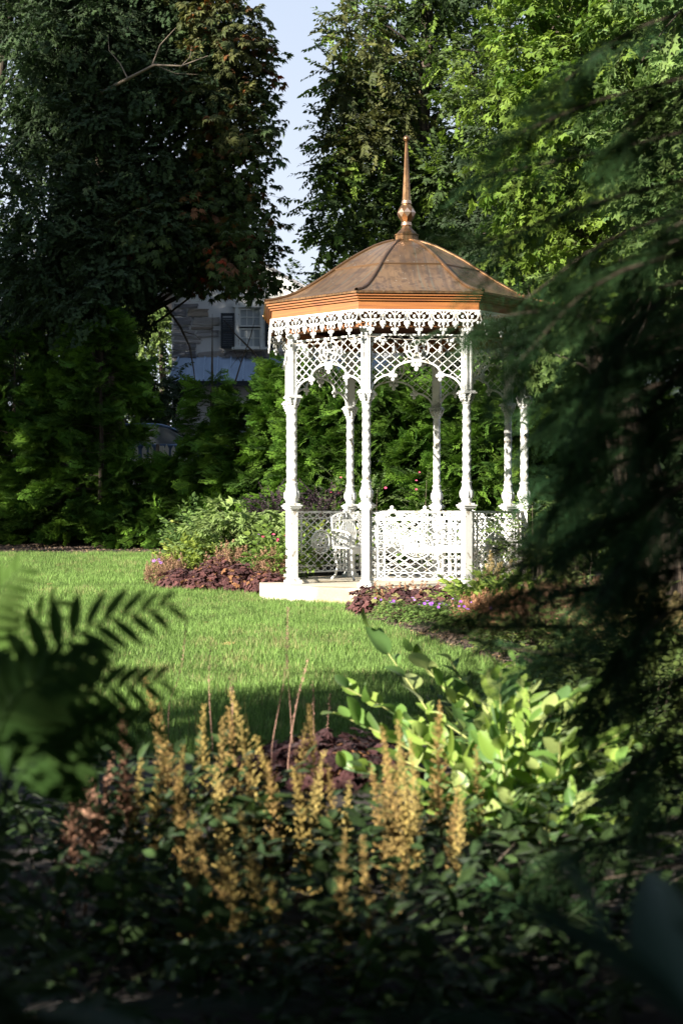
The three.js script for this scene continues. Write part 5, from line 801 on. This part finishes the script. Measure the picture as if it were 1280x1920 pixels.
{ R = rng(91);
  const shapes = [smoothLeaf(0.14, 0.08, { vein: 0.03 }), smoothLeaf(0.13, 0.072, { droop: 0.45, cup: 0.4, vein: 0.03 }), smoothLeaf(0.14, 0.082, { droop: 0.05, cup: 0.2, vein: 0.03 }), smoothLeaf(0.13, 0.074, { droop: -0.15, cup: 0.45, vein: 0.02 })], mats = [[0.20, 0.32, 0.05], [0.27, 0.38, 0.07], [0.14, 0.26, 0.05], [0.34, 0.42, 0.13], [0.10, 0.20, 0.05]].map((c) => leafMat(c, 0.5, 0.35));
  const stemM = std({ color: C(0.36, 0.38, 0.13), roughness: 0.7 });
  const mkSeal = (label, px, d, S, size = 1.0) => { const t = thing('solomons_seal', label, 'plant', [PX(px, d), 0, -d]), o = t.position;
    for (const P of S) {
      const f = at(...P[0]); f.y = 0.0; const c = bez([f, at(P[0][0], P[0][1] - 60, P[0][2]), at(...P[1]), at(...P[2])].map((p) => p.clone().sub(o))), pts = c.getPoints(14), g = new G(); g.tube(pts, pts.map((_, i) => 0.0055 * (1 - 0.6 * i / 14)), 6);
      const st = mesh('stem', g.build(), stemM, t), n = 15;
      for (let i = 0; i < n; i++) { const u = 0.3 + 0.7 * (i + 0.5) / n, p = c.getPoint(u), d = c.getTangent(u), side = new THREE.Vector3().crossVectors(d, UP).normalize(), s = i % 2 ? 1 : -1, dir = d.clone().multiplyScalar(rr(0.4, 0.9)).addScaledVector(side, s * rr(0.5, 1)).add(V(0, rr(0.0, 0.8), 0)); const m = mesh('leaf', pick(shapes), pick(mats), st); m.applyMatrix4(frame(p, dir, V(rr(-0.5, 0.5), 0.75 + rr(-0.2, 0.3), rr(-0.5, 0.5)).addScaledVector(sunDir, 0.9), rr(-0.35, 0.35), size * rr(0.75, 1.15) * (i > n - 3 ? 0.75 : 1))); }
    }
  };
  // foot, bend and tip of each stem
  const S1 = [[[905, 1560, 6.7], [800, 1330, 6.8], [690, 1172, 6.9]], [[900, 1560, 6.5], [790, 1370, 6.5], [640, 1285, 6.5]], [[890, 1570, 6.3], [760, 1400, 6.3], [625, 1335, 6.3]], [[880, 1580, 6.2], [770, 1470, 6.1], [640, 1435, 6.0]], [[930, 1560, 6.9], [860, 1330, 7.1], [765, 1215, 7.2]], [[950, 1560, 7.0], [900, 1350, 7.2], [840, 1230, 7.3]], [[960, 1570, 6.8], [950, 1370, 6.9], [925, 1235, 7.0]], [[980, 1570, 6.7], [990, 1390, 6.7], [965, 1285, 6.6]], [[1000, 1570, 6.9], [1040, 1400, 7.0], [1085, 1310, 7.0]], [[990, 1580, 6.5], [1030, 1450, 6.4], [1110, 1385, 6.3]], [[940, 1580, 6.3], [860, 1440, 6.2], [745, 1350, 6.1]], [[950, 1590, 6.2], [900, 1470, 6.1], [820, 1375, 6.0]], [[970, 1590, 6.1], [950, 1480, 6.0], [895, 1375, 5.9]], [[1000, 1590, 6.2], [1040, 1510, 6.1], [1130, 1460, 6.0]], [[1010, 1600, 6.0], [1080, 1550, 5.9], [1160, 1530, 5.8]], [[920, 1600, 6.0], [850, 1530, 5.9], [770, 1480, 5.8]], [[990, 1600, 5.9], [1000, 1520, 5.8], [1010, 1430, 5.7]], [[960, 1560, 6.9], [930, 1400, 7.0], [860, 1320, 7.0]], [[960, 1600, 5.9], [930, 1540, 5.8], [860, 1470, 5.7]], [[1020, 1560, 7.2], [1020, 1420, 7.2], [1020, 1330, 7.2]]];
  const S2 = [[[1010, 1590, 5.7], [960, 1500, 5.6], [880, 1440, 5.5]], [[1020, 1590, 5.8], [1040, 1480, 5.7], [1050, 1390, 5.6]], [[1030, 1600, 5.6], [1090, 1500, 5.5], [1170, 1440, 5.5]], [[1040, 1600, 5.5], [1110, 1560, 5.4], [1200, 1560, 5.4]], [[1000, 1610, 5.4], [930, 1570, 5.3], [850, 1560, 5.3]], [[1020, 1610, 5.3], [1000, 1540, 5.3], [950, 1500, 5.2]], [[1030, 1610, 5.3], [1060, 1560, 5.2], [1080, 1490, 5.2]], [[1060, 1590, 6.0], [1120, 1470, 6.0], [1190, 1390, 6.0]], [[990, 1600, 5.8], [920, 1500, 5.8], [840, 1420, 5.8]], [[1050, 1600, 6.2], [1090, 1440, 6.3], [1140, 1330, 6.3]], [[985, 1600, 6.0], [965, 1440, 6.0], [900, 1310, 6.1]], [[1010, 1600, 6.3], [1010, 1400, 6.4], [960, 1230, 6.5]]];
  const S3 = []; for (let i = 0; i < 19; i++) { const fx = rr(900, 1010), d = rr(5.6, 7.0), tx = rr(690, 1170), ty = rr(1260, 1530) - 0.1 * (1000 - tx) * 0; S3.push([[fx, 1590, d], [lerp(fx, tx, 0.5), ty + 70, d], [tx, ty, d + rr(-0.3, 0.3)]]); }
  mkSeal('dense mass of light green oval leaves filling the middle of the arching clump', 960, 6.2, S3, 0.88);
  mkSeal('arching light green stems with paired oval leaves reaching left over the lawn edge', 930, 6.6, S1); mkSeal('lower arching light green stems with oval leaves near the yew twigs', 1020, 5.6, S2, 0.78);
}
{ // coral bells with tall pink wands
  R = rng(92); const t = clump('coral_bells', 'dark purple coral bells with tall thin pink flower wands behind the astilbe', 'plant', 610, 7.0, 0.4, 0.2, 110, HEU, M.leaf, [[0.03, 0.012, 0.014], [0.09, 0.035, 0.035]], { rosette: true, alt: HEUO, altP: 0.08 }), o = t.position, wm = std({ color: C(0.42, 0.24, 0.18), roughness: 0.8 });
  for (const [x0, y0, x1, y1, d] of [[400, 1420, 395, 1200, 6.6], [428, 1400, 435, 1255, 6.8], [510, 1400, 540, 1140, 6.7], [540, 1430, 578, 1235, 6.5], [588, 1370, 586, 1280, 7.0], [318, 1320, 350, 1165, 6.9], [440, 1390, 432, 1262, 6.9], [548, 1390, 535, 1160, 6.9], [610, 1400, 618, 1300, 7.1]]) { const b = at(x0, y0, d); b.y = 0.1; const e = at(x1, y1, d - 0.1), c = bez([b, at(x0, y0, d), b.clone().lerp(e, 0.6).add(V(rr(-0.02, 0.02), 0.02, 0)), e].map((p) => p.sub(o))), g = new G(), pts = c.getPoints(12); g.tube(pts, pts.map((_, i) => 0.002 * (1 - 0.6 * i / 12)), 5); for (let i = 0; i < 34; i++) { const u = rr(0.5, 1), p = c.getPoint(u), s = rr(0.0012, 0.0025); g.ball(0, 0, 0, 0.001, 1, 1, 1, 4); g.g.pop(); g.tube([p, p.clone().add(V(rr(-0.008, 0.008), rr(-0.002, 0.01), rr(-0.008, 0.008)))], [0.0012, s], 4); } mesh('flower_wand', g.build(), wm, t); }
}
// feathery plumes: a stem with whorls of side shoots crowded with tiny dry florets
R = rng(93);
function plumeGeo(L, wid, n, bend = 0.05) { const g = new G(), k = () => rr(0.55, 1.3); sprig(g, V(0, -0.25, 0), V(0, L, 0), 0.0035, 0.6);
  for (let i = 0; i < n; i++) { const t = Math.pow((i + 0.5) / n, 1.05), a = i * 2.4 + rr(-0.4, 0.4), l = wid * Math.pow(1 - t, 0.9) * rr(0.75, 1.15) + 0.01, b = V(bend * t * t * L, t * L, 0), d = V(Math.cos(a), 0.45 + 0.5 * t, Math.sin(a)).normalize(); sprig(g, b, b.clone().addScaledVector(d, l), 0.0015, 0.7);
    const m = Math.max(3, Math.round(l * 290)); for (let j = 0; j < m; j++) { const p = b.clone().addScaledVector(d, l * (j + 0.6) / m).add(V(rr(-0.003, 0.003), rr(-0.002, 0.006), rr(-0.003, 0.003))), s = rr(0.003, 0.006) * (1 - 0.3 * t), q = [V(s, 0, 0), V(-s * 0.5, 0, s * 0.87), V(-s * 0.5, 0, -s * 0.87), V(rr(-s, s) * 0.4, s * 1.5, rr(-s, s) * 0.4)].map((v) => v.applyAxisAngle(V(0.6, 0, 0.8), rr(-1, 1)).add(p)), c = k(); g.tri(q[0], q[2], q[1], c * 0.8); g.tri(q[0], q[1], q[3], c); g.tri(q[1], q[2], q[3], c); g.tri(q[2], q[0], q[3], c); } }
  return g.build(true); }
const PLUME = [plumeGeo(0.44, 0.05, 80), plumeGeo(0.40, 0.044, 74, -0.08), plumeGeo(0.48, 0.054, 88, 0.1), plumeGeo(0.34, 0.04, 60, 0.14)], ASTL = [twigOvate(0.26, 9, 0.07, 0.034), twigOvate(0.3, 11, 0.065, 0.03), twigOvate(0.22, 8, 0.07, 0.036)];
const PM = [[0.30, 0.22, 0.06], [0.36, 0.275, 0.085], [0.24, 0.165, 0.05], [0.31, 0.205, 0.065]].map((c) => std({ color: C(...c), roughness: 0.95, vertexColors: true }));
const BRN2 = [[0.36, 0.2, 0.13], [0.3, 0.16, 0.1]].map((c) => std({ color: C(...c), roughness: 0.95, vertexColors: true }));
const GRP = 'astilbe plants of the near border';
function astilbe(label, px, d, r, h, n, plumes, mats, pair = [[0.022, 0.052, 0.014], [0.055, 0.10, 0.025]]) {
  const t = clump('astilbe', label, 'plant', px, d, r, h, n, ASTL, M.leaf, pair, { group: GRP }), o = t.position;
  for (const [x, y, dd, v, lean] of plumes) { const g = PLUME[v % 4], L = [0.44, 0.4, 0.48, 0.34][v % 4], m = mesh('plume', g, pick(mats), t), dir = V(lean ?? -0.13, 1, rr(-0.05, 0.05)).normalize(); m.quaternion.setFromUnitVectors(UP, dir).multiply(new THREE.Quaternion().setFromAxisAngle(UP, rr(0, 6))); m.position.copy(at(x, y, dd).sub(o).addScaledVector(dir, -L)); m.scale.setScalar(1); }
  return t;
}
astilbe('astilbe with the tallest tan plume, left of the others', 330, 5.0, 0.38, 0.34, 60, [[295, 1268, 4.9, 2], [365, 1325, 5.0, 1, -0.1], [410, 1348, 5.0, 0, -0.05], [288, 1395, 4.7, 3, -0.02], [330, 1400, 4.9, 1, -0.06], [262, 1430, 4.8, 3, 0.08], [345, 1450, 4.6, 3, 0.03]], PM);
astilbe('astilbe with two tan plumes close together near the pink wands', 470, 5.2, 0.36, 0.26, 20, [[456, 1294, 5.1, 2, -0.12], [438, 1328, 5.2, 0, -0.05], [490, 1378, 5.0, 1, -0.22], [548, 1364, 5.2, 3, -0.1], [520, 1420, 4.9, 1, 0.04], [462, 1420, 4.9, 0, -0.02], [430, 1440, 4.7, 3, 0.06]], PM);
astilbe('astilbe with brown half-shaded plumes in the middle front', 440, 4.1, 0.36, 0.2, 18, [[410, 1490, 4.1, 0, -0.15], [470, 1515, 4.1, 2, -0.12], [385, 1560, 4.0, 1, -0.08], [505, 1640, 3.9, 3, -0.1], [435, 1590, 4.0, 1, 0.05], [355, 1500, 4.2, 0, -0.03]], PM);
astilbe('astilbe with a slim tan plume left of the arching stems', 600, 5.1, 0.36, 0.26, 20, [[575, 1322, 5.3, 1, -0.12], [612, 1442, 5.0, 3, -0.1], [650, 1465, 5.0, 3, 0.02], [590, 1410, 5.0, 1, 0.05], [560, 1440, 4.8, 0, -0.08]], PM);
astilbe('astilbe with two low plumes in the centre front', 650, 4.0, 0.38, 0.2, 18, [[632, 1562, 3.9, 0, -0.02], [688, 1575, 4.0, 1, -0.03], [735, 1610, 4.1, 3, 0]], PM);
astilbe('astilbe with bright tan plumes in front of the arching stems', 770, 5.0, 0.36, 0.26, 20, [[718, 1362, 4.9, 1, -0.14], [742, 1350, 5.0, 2, -0.12], [812, 1318, 5.1, 0, -0.06], [722, 1468, 4.8, 3, -0.1], [765, 1440, 4.8, 3, 0], [785, 1390, 4.9, 1, 0.04], [735, 1420, 4.8, 0, -0.05], [700, 1440, 4.9, 3, -0.12]], PM);
astilbe('astilbe with a short plume at the right end of the row', 870, 4.9, 0.36, 0.24, 20, [[890, 1398, 5.2, 3, -0.05], [842, 1478, 4.9, 1, -0.02], [865, 1500, 4.8, 3, 0.05]], PM);
astilbe('astilbe with pinkish brown spent heads at the far left', 140, 4.6, 0.42, 0.36, 44, [[112, 1290, 4.5, 3, -0.1], [178, 1372, 4.5, 3, 0.05], [236, 1328, 4.6, 3, -0.02], [150, 1420, 4.4, 3, 0.1], [205, 1420, 4.5, 3, 0.15]], BRN2);
[[30, 4.0, 'leafy astilbe without plumes at the lower left corner'], [160, 3.7, 'leafy astilbe below the spent brown heads'], [300, 3.8, 'leafy astilbe below the tallest plume'], [560, 3.5, 'leafy astilbe at the bottom centre'], [760, 3.8, 'leafy astilbe right of the low plumes'], [900, 4.0, 'leafy astilbe below the arching stems'], [1040, 4.3, 'leafy astilbe below the right conifer twigs'], [1180, 4.6, 'leafy astilbe at the lower right'], [1120, 3.6, 'leafy astilbe behind the broad dark leaf'], [1260, 3.9, 'leafy astilbe in the lower right corner'], [420, 3.3, 'leafy astilbe nearest the camera left of centre'], [980, 5.2, 'leafy astilbe at the feet of the arching stems'], [230, 5.6, 'leafy astilbe behind the spent brown heads'], [60, 5.6, 'leafy astilbe at the left edge beside the lawn']].forEach(([px, d, l]) => astilbe(l, px, d, 0.42, 0.2, 20, [], PM));
// ferns close on the left, far out of focus: arching fronds, each pinna its own blade
{ R = rng(95);
  const pin = [smoothLeaf(0.1, 0.026, { droop: 0.2, nv: 5 }), smoothLeaf(0.1, 0.03, { droop: 0.35, nv: 5 })];
  const mk = (name, label, foot, S, mats, n) => { const t = thing(name, label, 'fern', foot), o = t.position;
    for (const P of S) { const c = bez([V(foot[0] + rr(-0.04, 0.04), 0.05, foot[2]), ...P.map((q) => at(...q))].map((p) => p.sub(o))), pts = c.getPoints(20), g = new G(); g.tube(pts, pts.map((_, i) => 0.0045 * (1 - 0.7 * i / 20)), 6); const st = mesh('frond', g.build(), mats[0], t);
      for (let i = 0; i < n; i++) for (const s of [-1, 1]) { const v = (i + (s > 0 ? 0.5 : 0)) / n, u = 0.42 + 0.57 * v, p = c.getPoint(u), d = c.getTangent(u), side = new THREE.Vector3().crossVectors(d, V(0, 0.5, 0.85)).normalize(); mesh('pinna', pick(pin), pick(mats), st).applyMatrix4(frame(p, d.clone().multiplyScalar(0.55 + 0.5 * v).addScaledVector(side, s).add(V(0, -0.15, 0)), V(0, 0.5, 0.85), rr(-0.2, 0.2), rr(0.9, 1.1) * (1.15 - 0.75 * v))); } } return t; };
  const fm = [[0.055, 0.125, 0.026], [0.07, 0.145, 0.032]].map((c) => leafMat(c, 0.35, 0.1)), fl = [[0.09, 0.17, 0.03], [0.11, 0.19, 0.04]].map((c) => leafMat(c, 0.45, 0.1));
  mk('fern', 'large fern close to the camera at the left, its dark fronds arching right', [PX(-60, 2.4), 0, -2.4], [[[20, 1420, 2.4], [130, 1200, 2.4], [335, 1128, 2.4]], [[30, 1480, 2.5], [130, 1320, 2.5], [320, 1270, 2.5]], [[0, 1500, 2.4], [110, 1400, 2.4], [300, 1350, 2.4]], [[-20, 1440, 2.3], [40, 1300, 2.3], [190, 1225, 2.3]], [[-60, 1420, 2.4], [-30, 1320, 2.4], [70, 1250, 2.4]]], fm, 11);
  mk('fern', 'paler yellow-green fern blurred at the left edge of the lawn', [PX(-90, 3.1), 0, -3.1], [[[-60, 1380, 3.1], [0, 1240, 3.1], [120, 1115, 3.1]], [[-70, 1300, 3.1], [-30, 1150, 3.1], [45, 1060, 3.1]], [[-60, 1420, 3.0], [10, 1310, 3.0], [80, 1240, 3.0]]], fl, 10);
}
for (const [px, d, r, h, l] of [[1010, 7.6, 0.5, 0.3, 'leafy ground plant behind the arching bright stems'], [1130, 6.6, 0.5, 0.35, 'leafy ground plant right of the arching bright stems'], [1220, 5.8, 0.5, 0.35, 'leafy ground plant at the lower right edge'], [1090, 8.8, 0.5, 0.3, 'leafy ground plant on the dark soil under the yew twigs'], [1180, 9.6, 0.55, 0.35, 'leafy ground plant farther back under the yew twigs']]) clump('leafy_perennial', l, 'plant', px, d, r, h, 90, ASTL, M.leaf, [[0.05, 0.10, 0.02], [0.15, 0.22, 0.05]]);
// broad leaves right under the lens
{ R = rng(96);
  const teal = leafMat([0.06, 0.12, 0.085], 0.3, 0.3), dk = teal, pale = teal, pet = std({ color: C(0.06, 0.09, 0.04), roughness: 0.7 });
  const mk = (label, foot, leaves) => { const t = thing('hosta', label, 'plant', foot), o = t.position; for (const [a, b, W, m, roll, droop] of leaves) { const A = at(...a).sub(o), B = at(...b).sub(o), L = A.distanceTo(B), g = new G(); g.tube([V(rr(-0.02, 0.02), 0, 0), V(A.x * 0.4, A.y * 0.55, A.z * 0.4), A], [0.006, 0.005, 0.004], 6); mesh('leaf_stalk', g.build(), pet, t); mesh('leaf', smoothLeaf(L, W, { droop: droop ?? 0.15, cup: 0.3, nv: 12 }), m, t).applyMatrix4(frame(A, B.clone().sub(A).add(V(0, (droop ?? 0.15) * L, 0)), UP, roll)); } };
  mk('tall broad-leaved hosta blurred in the lower right corner', [PX(1240, 1.25), 0, -1.25], [[[1150, 1830, 1.25], [1060, 1585, 1.3], 0.065, dk, 0.9], [[1300, 1930, 1.1], [880, 1650, 1.05], 0.04, teal, 0.5, 0.25], [[1360, 1850, 1.2], [1262, 1715, 1.2], 0.04, pale, 0.3], [[1290, 1890, 1.3], [1180, 1640, 1.5], 0.06, dk, -0.6]]);
  mk('blurred bluish hosta leaf at the bottom edge right of centre', [PX(880, 0.95), 0, -0.95], [[[990, 1960, 0.95], [690, 1905, 0.92], 0.045, pale, 0.4, 0.3]]);
  mk('blurred bluish hosta leaves along the bottom left edge', [PX(330, 1.0), 0, -1.0], [[[600, 1890, 1.0], [90, 1900, 1.0], 0.035, teal, 0.3, 0.05], [[300, 1960, 0.9], [20, 1880, 0.95], 0.03, teal, 0.2, 0.1]]);
}
// dark conifer close on the right
{ R = rng(97);
  const tx = 2.3, td = 4.1, t = thing('yew_tree', 'dark yew whose blurred needle branches hang in from the right', 'tree', [tx, 0, -td]), o = t.position, NT = [needleTwig(0.2, 24, 0.026, 0.0018), needleTwig(0.24, 28, 0.025, 0.0018, true, 6), needleTwig(0.17, 20, 0.028, 0.0018)];
  const g = new G(); g.tube([V(0, -0.1, 0), V(0.02, 0.8, 0), V(-0.02, 1.8, 0.02), V(0.0, 3.6, 0), V(0.02, 6.3, 0)], [0.14, 0.11, 0.09, 0.07, 0.02], 12); mesh('trunk', barkGeo(g), M.bark, t);
  const B = [[[1180, 60], [1060, 150], 2.6], [[1150, 180], [970, 250], 2.4], [[1150, 280], [905, 330], 2.6], [[1150, 370], [915, 455], 2.3], [[1160, 440], [985, 560], 2.7], [[1140, 520], [960, 690], 2.2], [[1150, 560], [890, 600], 2.6], [[1180, 650], [1040, 770], 2.5], [[1190, 740], [1080, 850], 2.2], [[1170, 860], [1040, 960], 2.5], [[1190, 940], [1050, 1040], 2.2], [[1150, 1020], [985, 1050], 2.5], [[1170, 1090], [975, 1110], 2.3], [[1140, 1170], [865, 1172], 2.4], [[1150, 1230], [940, 1215], 2.7], [[1220, 1290], [1120, 1330], 2.3], [[1240, 1400], [1150, 1450], 2.6], [[1200, 1560], [1060, 1600], 2.4], [[1180, 1640], [1000, 1660], 2.6], [[1250, 560], [1150, 640], 2.0], [[1260, 700], [1190, 880], 2.0], [[1250, 930], [1180, 1060], 1.9], [[1250, 1150], [1160, 1240], 2.0], [[1260, 1350], [1200, 1500], 2.1], [[1260, 1000], [1200, 1180], 2.4], [[1250, 820], [1150, 800], 2.6], [[1200, 600], [1085, 640], 2.9], [[1190, 680], [1095, 720], 2.8], [[1210, 780], [1085, 790], 2.9], [[1200, 830], [1070, 880], 2.7], [[1210, 900], [1095, 930], 2.9], [[1210, 990], [1085, 990], 2.8], [[1230, 1060], [1100, 1110], 2.9], [[1250, 880], [1190, 960], 2.3], [[1240, 640], [1170, 700], 2.5], [[1190, 480], [1070, 540], 2.9], [[1250, 180], [1160, 260], 2.4], [[1270, 420], [1190, 500], 2.3]];
  const items = [];
  for (const [m, e, d0] of B) { const d = d0 * 1.6; const A = V(0, 0, 0), Mp = at(m[0], m[1], d).sub(o), E = at(e[0], e[1], d).sub(o); A.y = clamp(Mp.y + 0.25, 0.3, 3.1); const c = bez([A, A.clone().lerp(Mp, 0.6).add(V(0, 0.05, 0)), Mp, E]), pts = c.getPoints(14), bg = new G(); bg.tube(pts, pts.map((_, i) => 0.009 * (1 - 0.8 * i / 14)), 5); mesh('branch', barkGeo(bg), M.twig, t);
    const len = c.getLength(), n = Math.round(len * 14); for (let i = 0; i < n; i++) { const u = 0.35 + 0.65 * Math.pow((i + 1) / n, 1.1), p = c.getPoint(u), dd = c.getTangent(u), side = new THREE.Vector3().crossVectors(dd, UP).normalize(), s = i % 2 ? 1 : -1; items.push({ m: frame(p, dd.clone().multiplyScalar(0.8).addScaledVector(side, i === n - 1 ? 0 : s * rr(0.5, 1.2)).add(V(0, rr(-0.7, 0.4), 0)), UP, rr(-0.8, 0.8), rr(0.7, 1.3)), c: tint([[0.025, 0.07, 0.028], [0.05, 0.11, 0.038]], 0.25) }); } }
  for (let i = 0; i < 1500; i++) { const a = rr(0, 6.283), y = rr(2.6, 6.2), q = (1.9 - 0.25 * Math.abs(y - 4)) * Math.sqrt(R()), p = V(Math.cos(a) * q, y, Math.sin(a) * q); if (Math.abs(o.x + p.x) < 0.3 * -(o.z + p.z) + 0.2 && y < 1.4 + 0.36 * -(o.z + p.z)) continue; items.push({ m: frame(p, V(Math.cos(a), rr(-0.6, 0.1), Math.sin(a)), UP, rr(-0.4, 0.4), rr(1.5, 2.2)), c: tint([[0.028, 0.08, 0.034], [0.052, 0.12, 0.045]]) }); }
  scatter(t, 'foliage', NT, M.needle, items);
}

// low shrubs beyond the left frame edge, which keep the morning sun off the ground of the near border
{ R = rng(98); for (const [x, z, w] of [[-2.9, -4.5, 'farthest along the left edge'], [-2.1, -3.55, 'second along the left edge'], [-1.5, -2.85, 'third along the left edge'], [-1.05, -2.1, 'fourth along the left edge'], [-0.9, -1.45, 'nearest along the left edge']]) { const d = -z; clump('border_shrub', 'leafy border shrub out of frame, ' + w, 'shrub', 640 + x / d * F, d, 0.48, 1.0, 330, ASTL, M.leaf, [[0.03, 0.07, 0.018], [0.07, 0.13, 0.03]]); } }
renderer.render(scene, camera);
